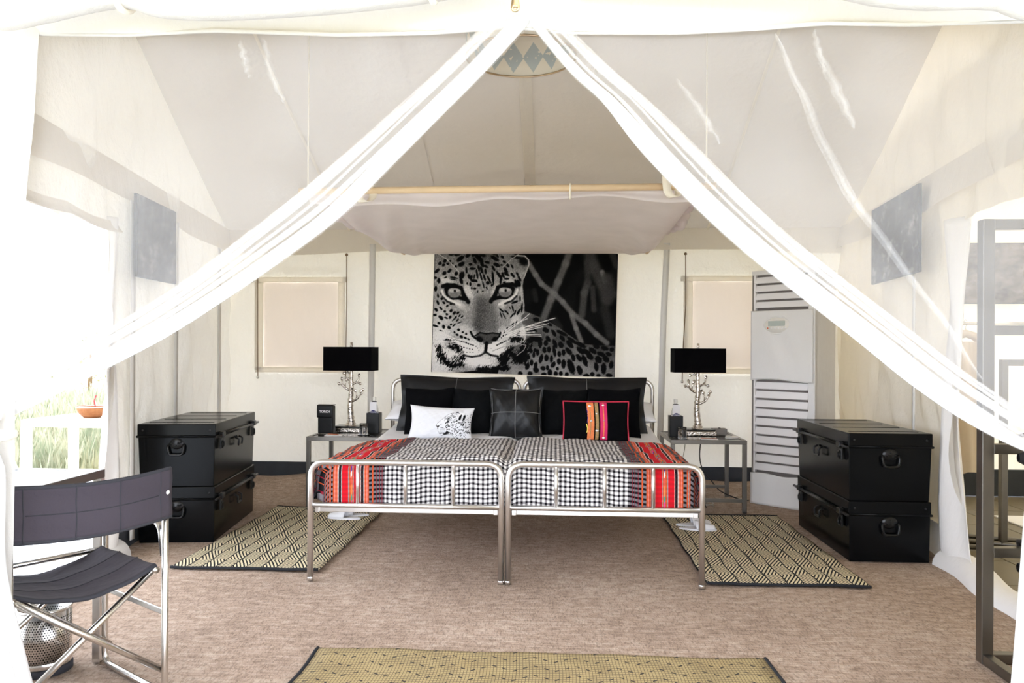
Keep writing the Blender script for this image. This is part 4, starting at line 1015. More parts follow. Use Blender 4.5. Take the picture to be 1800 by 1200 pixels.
    P.line([(545, 830), (541, 870), (536, 905)], 13, .06, .7); P.line([(540, 905), (490, 935), (420, 945), (360, 935)], 7, .16, 1.2, .9); P.line([(540, 905), (580, 930), (640, 940)], 8, .10, 1.1, .9)
    # whisker rows
    for (x0, y0, x1, y1, n, r0, r1) in ((255, 790, 430, 850, 10, 9, 7), (305, 855, 425, 885, 6, 7, 5), (350, 905, 430, 908, 4, 5, 4), (455, 858, 480, 890, 3, 5, 4), (635, 848, 710, 812, 6, 7, 6), (610, 890, 680, 865, 6, 4, 4), (585, 872, 600, 895, 2, 3, 3)):
        for k in range(n):
            t = k / max(1, n - 1); P.ell(lerp(x0, x1, t), lerp(y0, y1, t) + rnd.uniform(-2, 2), lerp(r0, r1, t) * 1.25, lerp(r0, r1, t) * .8, 20 if x0 < 540 else -25, .08, .3)
    for k in range(9):
        x0, y0 = 700 + rnd.uniform(-30, 60), 770 + rnd.uniform(-30, 20); x1 = x0 + rnd.uniform(180, 330); y1 = y0 - rnd.uniform(10, 120)
        P.line([(x0, y0), ((x0 + x1) / 2, (y0 + y1) / 2 - 14), (x1, y1)], 2.6, .93, .8, .9)
    P.line([(730, 750), (900, 690), (1125, 626)], 3, .9, .8); P.line([(720, 740), (850, 640), (910, 590)], 2.6, .9, .8); P.line([(740, 780), (900, 770), (1010, 775)], 2.2, .75, .8); P.line([(660, 870), (800, 830), (880, 850), (860, 890), (800, 935)], 2, .7, .8)
    for k in range(9):
        x0, y0 = 330 + rnd.uniform(-50, 30), 800 + rnd.uniform(-20, 60); x1 = x0 - rnd.uniform(140, 240); y1 = y0 + rnd.uniform(-90, 0)
        P.line([(x0, y0), ((x0 + x1) / 2, (y0 + y1) / 2 - 10), (x1, y1)], 2.4, .93, .8, .85)
    for k in range(7):
        x0, y0 = 350 + rnd.uniform(-10, 20), 900 + rnd.uniform(-15, 20); P.line([(x0, y0), (x0 - 40, y0 + 25), (x0 - 70 - rnd.uniform(0, 40), y0 + 90)], 2, .85, .8, .8)
    P.line([(115, 85), (200, 135), (270, 200), (310, 245)], 2.2, .8, .8); P.line([(860, 75), (760, 140), (680, 210)], 2.2, .7, .8)
    P.g += (.03 + .13 * P.g) * (vnoise(X / 3.0 + Y / 9, Y / 6.0, 11) - .5)
    P.g = (P.g - .05) * 1.14
    return np.clip(P.g, .02, .97)
lp = thing('leopard_print', 'large black and white canvas photo print of a leopard face above the bed', 'picture', (-.027, 6.92, 1.015))
lp.rotation_euler = (0, .024, 0)
pw, ph = 1.645, 1.105
MB().bb((-pw / 2, -.012, 0), (pw / 2, .022, ph)).build('stretcher', 'print_back', lp, bevel=.002)
nu, nv = 500, 340
pm = MB().grid(lambda u, v: (lerp(-pw / 2, pw / 2, u), -.0145, lerp(0, ph, v)), nu, nv).build('print', 'print', lp)
U_, V_ = np.meshgrid(np.linspace(0, 1, nu + 1), np.linspace(0, 1, nv + 1), indexing='ij'); V_ = 1 - V_
ink(pm.data, leopard(107 + U_ * 1543 - V_ * 31, 62 + U_ * 40 + V_ * 1008).ravel(), (1, .965, .93))
for a, b in (((-pw / 2 - .004, -.0145, 0), (-pw / 2 + .002, .02, ph)), ((pw / 2 - .002, -.0145, 0), (pw / 2 + .004, .02, ph))):
    MB().bb(a, b).build('edge', 'black_cable', lp)

# leopard-profile cushion
t, f = cushion('leopard_cushion', 'white oblong cushion printed with a black leopard head in profile', 'cushion', .445, .235, .14, 'white', (-.515, 5.21, BZ - .012), .22, .03, .085, 0, None, 30, 3, .5, .05, cover='back_cover')
g = f(-1); nu, nv = 220, 120
po = MB().grid(lambda u, v: (lambda p: (p[0], p[1] - .0012, p[2]))(g(u, v)), nu, nv).build('printed_front', 'printcloth', t, smooth=True)
U_, V_ = np.meshgrid(np.linspace(0, 1, nu + 1), np.linspace(0, 1, nv + 1), indexing='ij')
X = 90 + U_ * 1640; Y = 130 + (1 - V_) * 830
P = Paint(X, Y); P.g[:] = .85
hd = P.poly([(800, 640), (860, 560), (940, 490), (1010, 420), (1100, 340), (1200, 290), (1320, 250), (1480, 270), (1600, 320), (1720, 400), (1740, 960), (1290, 980), (1260, 880), (1200, 830), (1120, 850), (1020, 870), (960, 890), (900, 850), (870, 780), (855, 690)], 3)
P.lay(hd, .87)
rnd = random.Random(5)
for k in range(330):
    x, y = rnd.uniform(1060, 1720), rnd.uniform(290, 970)
    if x < 1160 and (y < 420 or y > 800): continue
    if x < 1280 and y > 850: continue
    r = rnd.uniform(7, 15) * (1 if y > 480 else .7); P.ell(x, y, r * 1.2, r * .8, rnd.uniform(-60, 60), .06, .3)
for k in range(70):
    x = rnd.uniform(1010, 1300); y = 420 - (x - 1010) * .42 + rnd.uniform(5, 110); P.ell(x, y, 12, 4, -40, .25, .5, .7)
P.line([(800, 640), (860, 560), (940, 490), (1010, 420), (1100, 340), (1200, 290), (1320, 250)], 3.5, .25, 1)
P.line([(855, 690), (870, 780), (905, 835), (960, 890), (1020, 870), (1120, 850), (1200, 830), (1265, 880), (1290, 975)], 3.5, .35, 1)
P.lay(P.poly([(800, 640), (850, 650), (900, 628), (895, 655), (868, 690), (864, 730), (850, 715), (845, 680), (815, 660)], 4), .05)
P.lay(P.poly([(985, 838), (1050, 815), (1090, 770), (1140, 780), (1185, 790), (1150, 825), (1080, 850), (1020, 862)], 4), .12)
P.line([(905, 830), (985, 835)], 5, .15, 1)
P.line([(1060, 570), (1085, 530), (1120, 500), (1110, 470), (1130, 430), (1170, 415)], 10, .06, .6)
for y0 in (700, 730, 765, 795): P.line([(910, y0 + 20), (980, y0 + 15), (1050, y0)], 3.5, .25, 1)
P.line([(930, 690), (1010, 685)], 5, .15, 1); P.line([(915, 605), (960, 590)], 5, .2, 1)
P.ell(1480, 370, 100, 100, 0, .93, .3)
P.ell(1440, 390, 36, 82, 20, .05, .2); P.ell(1530, 400, 40, 80, 15, .05, .2); P.line([(1480, 300), (1470, 460)], 8, .95, .8); P.line([(1505, 290), (1500, 450)], 7, .9, .8)
P.ell(1340, 262, 40, 16, 0, .05, .3)
ink(po.data, np.clip(P.g, .03, .95).ravel(), (1, 1, 1.02))

# framed prints on the side walls and dressing room
def wallprint(label, mat, c, w, h, rz, tilt=0):
    o = thing('wall_print', label, 'picture', c, rz, 'prints hung on the tent walls'); o.rotation_euler = (0, tilt, rz)
    MB().bb((-w / 2, -.008, -h / 2), (w / 2, .012, h / 2)).build('board', 'dark_bag', o, bevel=.002)
    MB().bb((-w / 2 + .004, -.0105, -h / 2 + .004), (w / 2 - .004, -.007, h / 2 - .004)).build('image', mat, o)
wallprint('dark grey photo print on the left tent wall above the trunks', 'land1', (lwx(4.88) + .10, 4.88, 1.93), .72, .505, PI / 2 + .165, -.02)
wallprint('dark grey photo print on the right tent wall above the trunks', 'land2', (rwx(5.33) - .10, 5.33, 2.0), .94, .545, -PI / 2 - .10, .0)
wallprint('wide landscape photo print on the dressing room back wall', 'land3', (4.08, 6.91, 1.92), .60, .53, 0, 0)

# ================================================================== RUGS
def rug(label, x0, x1, y0, y1, mat, bind, group=None, cat='rug', name='patterned_rug', axis='y'):
    cx, cy = (x0 + x1) / 2, (y0 + y1) / 2
    t = thing(name, label, cat, (cx, cy, 0), 0, group)
    w, l = x1 - x0, y1 - y0
    def f(u, v):
        x = lerp(-w / 2, w / 2, u); y = lerp(-l / 2, l / 2, v)
        return (x + .004 * math.sin(y * 15), y + .005 * math.sin(x * 8), .012 + .003 * wob(x * 4 + cx, y * 4))
    MB().grid(f, 24, 40, uvfn=lambda u, v: (u * w, v * l)).build('weave', mat, t, smooth=True, solid=.008)
    if axis == 'y': ends = [[f(k / 24, e) for k in range(25)] for e in (0, 1)]
    else: ends = [[f(e, k / 40) for k in range(41)] for e in (0, 1)]
    for e in ends: MB().tube([(p[0], p[1], p[2] + .001) for p in e], .0085, 6).build('binding', bind, t, smooth=True)
    return t
rug('left cream and black diamond-patterned bedside rug', -1.877, -1.037, 4.187, 5.846, 'rug', 'rugbind', 'bedside rugs')
rug('right cream and black diamond-patterned bedside rug', 1.07, 1.915, 4.094, 5.792, 'rug', 'rugbind', 'bedside rugs')
rug('ochre woven mat with dark ends at the tent entrance', -.69, 1.11, 2.45, 3.095, 'frontrug', 'rugbind', None, 'rug', 'entrance_mat', 'x')

# ================================================================== SLIPPERS
def slipper(label, x, y, rz, fold=1):
    t = thing('slipper', label, 'slipper', (x, y, .016), rz, 'white hotel slippers')
    def out(a):
        r = 1 + .12 * math.cos(2 * a); return (.125 * math.cos(a), (.042 + .008 * math.cos(a)) * math.sin(a))
    n = 28; vs = [out(2 * PI * k / n) for k in range(n)]
    mb = MB().add([(p[0], p[1], 0) for p in vs] + [(p[0], p[1], .012) for p in vs], [tuple(range(n - 1, -1, -1)), tuple(range(n, 2 * n))] + [(k, (k + 1) % n, n + (k + 1) % n, n + k) for k in range(n)])
    mb.build('sole', 'sole', t, bevel=.002)
    def up(u, v):
        x = lerp(-.012, .118, u); wd = (.044 + .008 * (x / .125)) * math.sqrt(max(.02, 1 - (x / .127) ** 2)) * 1.03
        a = lerp(0, PI, v); hgt = .052 * (1 - .55 * max(0, x) / .125)
        return (x - .01 * math.sin(a), wd * math.cos(a), .010 + hgt * math.sin(a) ** .8)
    MB().grid(up, 14, 16).build('upper', 'sole', t, smooth=True, solid=.003)
slipper('left white slipper of the pair on the left rug', -1.245, 5.46, PI - .12)
slipper('right white slipper of the pair on the left rug', -1.215, 5.56, PI + .08)
slipper('near white slipper of the pair on the right rug', 1.245, 5.30, -.12)
slipper('far white slipper of the pair on the right rug', 1.24, 5.43, .05)

# ================================================================== NIGHTSTANDS
NZ = .555
def nightstand(label, x0, x1, y0, y1):
    t = thing('bedside_table', label, 'table', ((x0 + x1) / 2, (y0 + y1) / 2, 0), 0, 'steel bedside tables')
    w, l, q = x1 - x0, y1 - y0, .032
    for sx in (-1, 1):
        for sy in (-1, 1):
            MB().box((sx * (w - q) / 2, sy * (l - q) / 2, (NZ - q) / 2), (q, q, NZ - q)).build('leg', 'dark_steel', t, bevel=.003)
        MB().box((sx * (w - q) / 2, 0, NZ - q / 2), (q, l - 2 * q, q)).build('top_rail', 'dark_steel', t, bevel=.002)
    for sy in (-1, 1):
        MB().box((0, sy * (l - q) / 2, NZ - q / 2), (w, q, q)).build('top_rail', 'dark_steel', t, bevel=.002)
        MB().box((0, sy * (l - q) / 2, .095), (w - 2 * q, q * .8, q * .8)).build('stretcher', 'dark_steel', t, bevel=.002)
    MB().bb((-w / 2 + q, -l / 2 + q, NZ - .014), (w / 2 - q, l / 2 - q, NZ - .004)).build('top_panel', 'slate', t)
    return t
nightstand('left steel bedside table beside the torch pouch', -1.665, -1.10, 5.88, 6.52)
nightstand('right steel bedside table beside the air conditioner', 1.155, 1.728, 5.93, 6.57)

def tree_lamp(label, x, y, rz, mir):
    z = NZ
    t = thing('table_lamp', label, 'lamp', (x, y, z), rz, 'bedside tree lamps')
    base = MB().bb((-.135, -.085, 0), (.135, .085, .033)).build('plinth', 'silver', t, bevel=.003)
    MB().bb((-.128, -.08, .033), (.128, .08, .048)).build('plinth_top', 'plinth_black', base, bevel=.002)
    tp = [(0, 0, .048), (.002, 0, .075), (0, 0, .12), (-.006, .002, .20), (-.002, 0, .28), (.004, 0, .36), (.002, .002, .44), (.004, 0, .56), (.002, 0, .74)]
    tr = [.052, .034, .027, .025, .022, .019, .016, .014, .010]
    n = 40
    path = [interp(tp, k / n) for k in range(n + 1)]; rr = [interp([(r,) for r in tr], k / n)[0] * (1 + .10 * math.sin(k * 2.1) + .06 * math.sin(k * 3.7)) for k in range(n + 1)]
    MB().tube(path, rr, 12).build('trunk', 'silver', t, smooth=True)
    br = [([(0, 0, .245), (.04, -.008, .262), (.07, -.012, .285), (.085, -.01, .325)], .009), ([(.05, -.01, .268), (.055, -.02, .30), (.045, -.02, .33)], .006), ([(.078, -.012, .30), (.095, .0, .312), (.10, .0, .335)], .005),
          ([(0, 0, .335), (-.04, 0, .355), (-.07, -.01, .385), (-.075, -.01, .425)], .009), ([(-.05, -.004, .362), (-.045, -.012, .395), (-.04, -.012, .415)], .006), ([(-.066, -.01, .38), (-.09, -.01, .39)], .005),
          ([(0, 0, .385), (.035, 0, .402), (.06, .005, .425), (.065, .005, .455)], .008), ([(.045, 0, .408), (.07, -.005, .40)], .006), ([(0, 0, .375), (-.022, .01, .40), (-.024, .01, .42)], .006),
          ([(0, 0, .475), (-.03, 0, .492), (-.042, .002, .52)], .007), ([(-.026, 0, .488), (-.05, 0, .483)], .005), ([(.004, 0, .305), (.014, -.02, .32), (.02, -.03, .35)], .005)]
    for p, r in br:
        p = [(q[0] * mir, q[1], q[2]) for q in p]
        m_ = 8; MB().tube([interp(p, k / m_) for k in range(m_ + 1)], [r * 1.25 * (1 - .4 * k / m_) for k in range(m_ + 1)], 8).build('branch', 'silver', t, smooth=True)
        e = p[-1]
        def leaf(u, v, e=e, p=p):
            a = u * 2 * PI; d = Vector(p[-1]) - Vector(p[-2]); d.normalize(); s = math.sin(PI * (.05 + .9 * v)); sd = d.cross(Vector((0, 1, 0))).normalized()
            q = Vector(e) + d * (.030 * v - .004) + sd * (.0125 * s * math.cos(a)) + Vector((0, 1, 0)) * (.005 * s * math.sin(a)); return tuple(q)
        MB().grid(leaf, 8, 6).build('leaf', 'silver', t, smooth=True)
    # rectangular shade, open top and bottom
    w, d, z0, z1 = .405, .20, .505, .700
    def sh(u, v):
        c = [(-w / 2, -d / 2), (w / 2, -d / 2), (w / 2, d / 2), (-w / 2, d / 2), (-w / 2, -d / 2)]
        k = u * 4; i = min(int(k), 3); f = k - i
        return (lerp(c[i][0], c[i + 1][0], f), lerp(c[i][1], c[i + 1][1], f), lerp(z0, z1, v))
    MB().grid(sh, 4, 1).build('lamp_shade', 'shade', t, solid=.004)
    MB().tube([(-w / 2, 0, z1 - .02), (w / 2, 0, z1 - .02)], .003, 6).build('shade_carrier', 'silver', t, smooth=True)
    return t
tree_lamp('left bedside lamp with silver tree stem and black oblong shade', -1.425, 6.30, -.06, 1)
tree_lamp('right bedside lamp with silver tree stem and black oblong shade', 1.425, 6.32, .02, 1)

# torch pouch
tp = thing('torch_pouch', 'black leather torch pouch lettered TORCH on the left bedside table', 'pouch', (-1.578, 6.13, NZ), -.05)
MB().bb((-.063, -.035, 0), (.063, .035, .225)).build('body', 'leather', tp, bevel=.010, bseg=3)
def flap(u, v):
    x = lerp(-.066, .066, u); k = v
    if k < .3: return (x, lerp(.035, -.040, k / .3), .229 + .004 * math.sin(k / .3 * PI))
    return (x, -.0405 - .003 * math.sin((k - .3) * 4), lerp(.229, .130, (k - .3) / .7))
MB().grid(flap, 10, 16).build('flap', 'leather', tp, smooth=True, solid=.004)
text_mesh('TORCH', .026, 'lettering', 'paper', tp, (0, -.0465, .178), (PI / 2, 0, 0), .0004, .0006)
# notepad and pencil
o = thing('notepad', 'white notepad on the left bedside table front', 'notepad', (-1.475, 5.985, NZ - .003), .12)
MB().bb((-.07, -.045, 0), (.07, .045, .006)).build('pages', 'paper', o, bevel=.001); MB().bb((-.07, .04, .0055), (.07, .045, .0075)).build('binding_strip', 'ivory', o)
o = thing('pencil', 'brown pencil lying on the white notepad', 'pencil', (-1.475, 5.985, NZ + .0075), -.5)
MB().tube([(-.065, 0, 0), (.052, 0, 0)], .0038, 6).build('barrel', 'pencil', o); MB().tube([(.052, 0, 0), (.066, 0, 0)], [.0038, .0006], 6).build('tip', 'ivory', o)
# water bottles in black holders, tumblers on coasters
def holder(side, x, y):
    wh = 'left' if side < 0 else 'right'
    t = thing('bottle_holder', 'open black leather bottle box on the %s bedside table' % wh, 'box', (x, y, NZ), 0, 'black bottle boxes')
    w, d, h, q = .105, .10, .165, .006
    for a, b in (((-w / 2, -d / 2, 0), (w / 2, -d / 2 + q, h)), ((-w / 2, d / 2 - q, 0), (w / 2, d / 2, h)), ((-w / 2, -d / 2, 0), (-w / 2 + q, d / 2, h)), ((w / 2 - q, -d / 2, 0), (w / 2, d / 2, h))):
        MB().bb(a, b).build('side_panel', 'leather', t, bevel=.0015)
    MB().bb((-w / 2, -d / 2, 0), (w / 2, d / 2, .006)).build('bottom', 'leather', t)
    b = thing('water_bottle', 'clear water bottle with white neck tag in the %s bottle box' % wh, 'bottle', (x, y, NZ + .007), 0, 'bedside water bottles')
    MB().lathe([(0, 0), (.033, 0), (.035, .01), (.035, .16), (.034, .185), (.026, .215), (.013, .245), (.0125, .262)], 20).build('bottle_body', 'plastic', b, smooth=True)
    MB().lathe([(.0145, .258), (.0155, .262), (.0155, .284), (.014, .288), (0, .288)], 16).build('cap', 'ivory', b, smooth=True)
    MB().lathe([(.0354, .11), (.0356, .165)], 20).build('label_band', 'paper', b, smooth=True)
    MB().tube([(.019 * math.cos(a), .019 * math.sin(a), .247) for a in np.linspace(0, 2 * PI, 14, False)], .003, 5, closed=True).build('neck_cord', 'black_cable', b, smooth=True)
    tg = MB().bb((-.028, -.039, .172), (.028, -.0365, .247)).build('neck_tag', 'paper', b, bevel=.001)
    sm = MB(); n = 16
    vs = [(.027 * math.cos(PI * k / n), -.0402, .155 + .026 * math.sin(PI * k / n)) for k in range(n + 1)]
    sm.add(vs + [(p[0], -.038, p[2]) for p in vs], [tuple(range(n + 1)), tuple(range(2 * n + 1, n, -1))] + [(k, k + n + 1, k + n + 2, k + 1) for k in range(n)] + [(0, n, 2 * n + 1, n + 1)]); sm.build('label', 'bluelabel', b)
    text_mesh('Oasis', .019, 'lettering', 'paper', b, (0, -.0410, .166), (PI / 2, 0, 0), .0003)
holder(-1, -1.205, 6.20); holder(1, 1.225, 6.17)
def tumbler(wh, x, y):
    c = tag(MB().lathe([(0, 0), (.048, 0), (.048, .004), (0, .004)], 24).build('coaster', 'plinth_black', smooth=False), 'round black coaster under the %s tumbler' % wh, 'coaster', 'black coasters'); c.location = (x, y, NZ - .003)
    t = thing('tumbler', 'clear glass tumbler upturned on the %s bedside table' % wh, 'glass', (x, y, NZ + .002), 0, 'bedside tumblers')
    MB().lathe([(.035, 0), (.0335, .05), (.032, .088), (.030, .090), (0, .090)], 24).lathe([(.0325, 0), (.031, .05), (.029, .076), (0, .078)], 24).build('glass_body', 'glass', t, smooth=True)
    MB().tube([(.0337 * math.cos(a), .0337 * math.sin(a), .001) for a in np.linspace(0, 2 * PI, 24, False)], .0014, 6, closed=True).build('rim', 'glass', t, smooth=True)
tumbler('left', -1.255, 6.055); tumbler('right', 1.255, 6.015)
# right table bits
o = thing('brochure', 'folded orange and white brochure lying on the right bedside table', 'brochure', (1.46, 6.02, NZ - .003), -.08)
MB().bb((-.065, -.04, 0), (.065, .04, .003)).build('sheet', 'paper', o); MB().bb((-.062, .004, .003), (.062, .037, .0038)).build('picture', 'orangeprint', o)
o = thing('alarm_box', 'grey box with a dark button on the right bedside table', 'box', (1.60, 6.33, NZ), 0)
MB().bb((-.058, -.045, 0), (.058, .045, .052)).build('case', 'greybox', o, bevel=.006); MB().lathe([(.011, 0), (.011, .005), (.006, .007), (0, .007)], 14, (0, -.01, .052)).build('button', 'black_cable', o, smooth=True)
o = thing('remote_control', 'small white remote control at the right table edge', 'remote control', (1.645, 6.08, NZ - .003), .5)
MB().bb((-.052, -.02, 0), (.052, .02, .02)).build('case', 'ivory', o, bevel=.006, bseg=3); MB().bb((-.036, -.012, .0195), (-.006, .012, .0212)).build('screen', 'lcd', o)
# cables
def cable(label, pts, r, mat):
    o0 = pts[-1]; n = 40
    o = MB().tube([tuple(Vector(interp(pts, k / n)) - Vector(o0)) for k in range(n + 1)], r, 7).build('power_cable', mat, smooth=True); o.location = o0; tag(o, label, 'cable')
cable('black lamp cable hanging below the right bedside table', [(1.52, 6.60, .56), (1.505, 6.61, .45), (1.50, 6.62, .33), (1.53, 6.63, .22), (1.60, 6.62, .13), (1.66, 6.52, .06), (1.80, 6.42, .012), (1.86, 6.40, .010)], .005, 'black_cable')
cable('thin grey cable hanging behind the right bed corner', [(1.38, 6.6, .55), (1.37, 6.61, .40), (1.345, 6.62, .25), (1.34, 6.62, .12), (1.37, 6.5, .03)], .003, 'clear_cable')
cable('coil of clear flex on the carpet by the right bedside table', [(1.42 + .10 * math.cos(a), 6.12 + .07 * math.sin(a) + .004 * a, .016 + .003 * a) for a in np.linspace(0, 13, 30)], .004, 'clear_cable')

# ================================================================== TRUNKS
def trunk(label, x, y, z, rz, W, L, H, lid, tap):
    t = thing('tin_trunk', label, 'trunk', (x, y, z), rz, 'black tin trunks')
    w0, l0 = W / 2 - tap, L / 2 - tap; w1, l1 = W / 2, L / 2; hb = H - lid
    MB().add([(-w0, -l0, 0), (w0, -l0, 0), (w0, l0, 0), (-w0, l0, 0), (-w1, -l1, hb), (w1, -l1, hb), (w1, l1, hb), (-w1, l1, hb)], [(0, 3, 2, 1), (4, 5, 6, 7), (0, 1, 5, 4), (1, 2, 6, 5), (2, 3, 7, 6), (3, 0, 4, 7)]).build('body', 'trunk', t, bevel=.004)
    e = .004
    lidm = MB().bb((-w1 - e, -l1 - e, hb + .001), (w1 + e, l1 + e, H)).build('lid', 'trunk', t, bevel=.005)
    MB().tube([(-w1 - e, -l1 - e, hb), (w1 + e, -l1 - e, hb), (w1 + e, l1 + e, hb), (-w1 - e, l1 + e, hb)], .008, 8, closed=True).build('bead', 'trunk', lidm, smooth=True)
    for k in range(4): MB().tube([(w1 * .86, lerp(-l1 * .8, l1 * .8, k / 3), H), (-w1 * .86, lerp(-l1 * .8, l1 * .8, k / 3), H)], .002, 6).build('lid_rib', 'trunk', lidm, smooth=True)
    # hasp rod along the long side
    MB().tube([(w1 + .020, -l1 - .03, hb), (w1 + .020, l1 + .03, hb)], .0085, 10).build('rod', 'trunk_dk', t, smooth=True)
    for s in (-1, 1):
        h = MB().box((w1 + .019, s * L * .40, hb + .004), (.030, .055, .034)).build('hasp', 'trunk_dk', t, bevel=.005)
        MB().box((w1 + .012, s * L * .40, hb - .055), (.012, .045, .07)).build('hasp_plate', 'trunk_dk', h, bevel=.004)
        MB().tube([(w1 + .022, s * L * .40 + .020 * math.cos(a), hb - .06 + .022 * math.sin(a)) for a in np.linspace(0, 2 * PI, 16, False)], .005, 6, closed=True).build('staple', 'trunk_dk', h, smooth=True)
    hm = MB().tube(arc([(w1 + .004, -.045, hb - .055), (w1 + .03, -.045, hb - .065), (w1 + .026, -.045, hb - .11), (w1 + .026, .045, hb - .11), (w1 + .03, .045, hb - .065), (w1 + .004, .045, hb - .055)], .012), .0065, 8).build('side_handle', 'trunk_dk', t, smooth=True)
    # embossed drop handles on both ends
    for s in (-1, 1):
        y0 = s * (l1 - tap * .25)
        p = MB().lathe([(0, .012), (.030, .010), (.042, .004), (.046, 0)], 20).build('handle_plate', 'trunk_dk', t, smooth=True)
        p.location = (0, y0, hb - .045); p.rotation_euler = (-s * -1 * PI / 2 * -1, 0, 0); p.scale = (1, .8, 1)
        for k in range(5):
            MB().lathe([(0, .008), (.006, .006), (.009, 0)], 8, (lerp(-.03, .03, k / 4), .018 * math.sin(k * 2.2), .008)).build('boss', 'trunk_dk', p, smooth=True)
        MB().tube(arc([(-.046, y0 + s * .004, hb - .05), (-.050, y0 + s * .018, hb - .065), (-.042, y0 + s * .020, hb - .115), (.042, y0 + s * .020, hb - .115), (.050, y0 + s * .018, hb - .065), (.046, y0 + s * .004, hb - .05)], .02), .0075, 8).build('drop_handle', 'trunk_dk', t, smooth=True)
    for sx in (-1, 1):
        for sy in (-1, 1):
            o = MB().lathe([(0, .002), (.006, .0015), (.007, 0)], 8).build('corner_stud', 'trunk_dk', t, smooth=True)
            o.location = (sx * (w1 - .03), sy * (l1 + e), H - lid / 2); o.rotation_euler = (PI / 2 if sy < 0 else -PI / 2, 0, 0)
    return t
trunk('lower black tin trunk of the left stack by the chair', -2.195, 5.235, 0, .13, .47, .96, .355, .078, .004)
trunk('upper black tin trunk of the left stack by the chair', -2.195, 5.235, .3555, .13, .475, .965, .40, .080, .010)
trunk('lower black tin trunk of the right stack by the air conditioner', 2.232, 5.10, 0, PI + .0, .465, .95, .355, .078, .004)
trunk('upper black tin trunk of the right stack by the air conditioner', 2.232, 5.10, .3555, PI + .0, .475, .955, .40, .080, .010)

# ================================================================== AIR CONDITIONER
ac = thing('air_conditioner', 'tall white floor air conditioner in a canvas cover behind the right trunks', 'air conditioner', (2.185, 6.32, 0), -.752)
w, d, H = .53, .36, 1.885
MB().bb((-w / 2 + .02, -d / 2 + .03, .02), (w / 2 - .02, d / 2 - .01, H - .02)).build('casing', 'ac_in', ac)
def acbox(nm, a, b, mat='white_canvas', bev=.006): return MB().bb(a, b).build(nm, mat, ac, bevel=bev, bseg=3)
acbox('side_cover', (-w / 2, -d / 2 + .012, 0), (-w / 2 + .02, d / 2, H - .02)); acbox('side_cover', (w / 2 - .02, -d / 2 + .012, 0), (w / 2, d / 2, H - .02))
acbox('top_cover', (-w / 2, -d / 2 - .004, H - .035), (w / 2, d / 2, H)); acbox('back_cover', (-w / 2, d / 2 - .006, 0), (w / 2, d / 2 + .004, H - .02))
acbox('corner_cover', (w / 2 - .055, -d / 2 - .002, 0), (w / 2, -d / 2 + .04, H - .03)); acbox('edge_strip', (-w / 2, -d / 2 + .004, 0), (-w / 2 + .016, -d / 2 + .03, H - .03), 'greybox', .003)
def acp(u, v):
    x = lerp(-w / 2, w / 2 - .01, u); z = lerp(1.0, 1.56, v)
    return (x, -d / 2 - .012 - .014 * math.sin(u * PI) * math.sin(v * PI) - .007 * math.sin((u * 1.3 + v) * 9) * math.sin(u * PI) * math.sin(v * PI), z + .01 * math.sin(u * 5) * (1 - v))
MB().grid(acp, 36, 36).build('front_panel', 'white_canvas', ac, smooth=True, solid=.006)
MB().grid(lambda u, v: (lerp(-w / 2, w / 2, u), -d / 2 - .010 - .006 * math.sin(u * 14) * v, lerp(0, .25, v) + .006 * math.sin(u * 9) * v), 30, 12).build('base_panel', 'white_canvas', ac, smooth=True, solid=.006)
for (z0, z1, n) in ((1.575, 1.84, 4), (.265, .995, 10)):
    for k in range(n):
        zc = lerp(z0, z1, (k + .5) / n); pitch = (z1 - z0) / n
        s = MB().box((0, 0, 0), (w - .075, .010, pitch * .80)).build('slat', 'ac_white', ac, bevel=.003)
        s.location = (-.02, -d / 2 + .012, zc); s.rotation_euler = (-.32, 0, 0)
    MB().bb((-w / 2 + .017, -d / 2 + .002, z0 - .01), (-w / 2 + .032, -d / 2 + .03, z1 + .01)).build('grille_edge', 'ac_white', ac)
cp = MB().lathe([(0, .014), (.9, .014), (1.0, .006), (1.03, 0)], 32).build('control_panel', 'ivory', ac, smooth=True)
cp.location = (-.035, -d / 2 - .016, 1.44); cp.rotation_euler = (PI / 2, 0, 0); cp.scale = (.108, .062, 1)
MB().bb((-.105, -d / 2 - .034, 1.435), (.035, -d / 2 - .028, 1.475)).build('display', 'lcd', ac, bevel=.002)
for k in range(6): o = MB().lathe([(0, .003), (.007, .002), (.008, 0)], 10).build('button', 'red' if k == 0 else 'ac_white', ac, smooth=True); o.location = (lerp(-.11, .04, k / 5), -d / 2 - .0285, 1.418); o.rotation_euler = (PI / 2, 0, 0)
MB().tube([(-.035 + .116 * math.cos(a), -d / 2 - .018, 1.44 + .070 * math.sin(a)) for a in np.linspace(0, 2 * PI, 36, False)], .006, 6, closed=True).build('panel_hem', 'white_canvas', ac, smooth=True)

# ================================================================== DIRECTOR'S CHAIR
ang = math.atan2(.30, -.44)          # facing direction (away from camera, towards the desk)
ch = thing('folding_chair', 'folding steel-tube chair with charcoal canvas seat and back', 'chair', (-1.43, 2.57, 0))
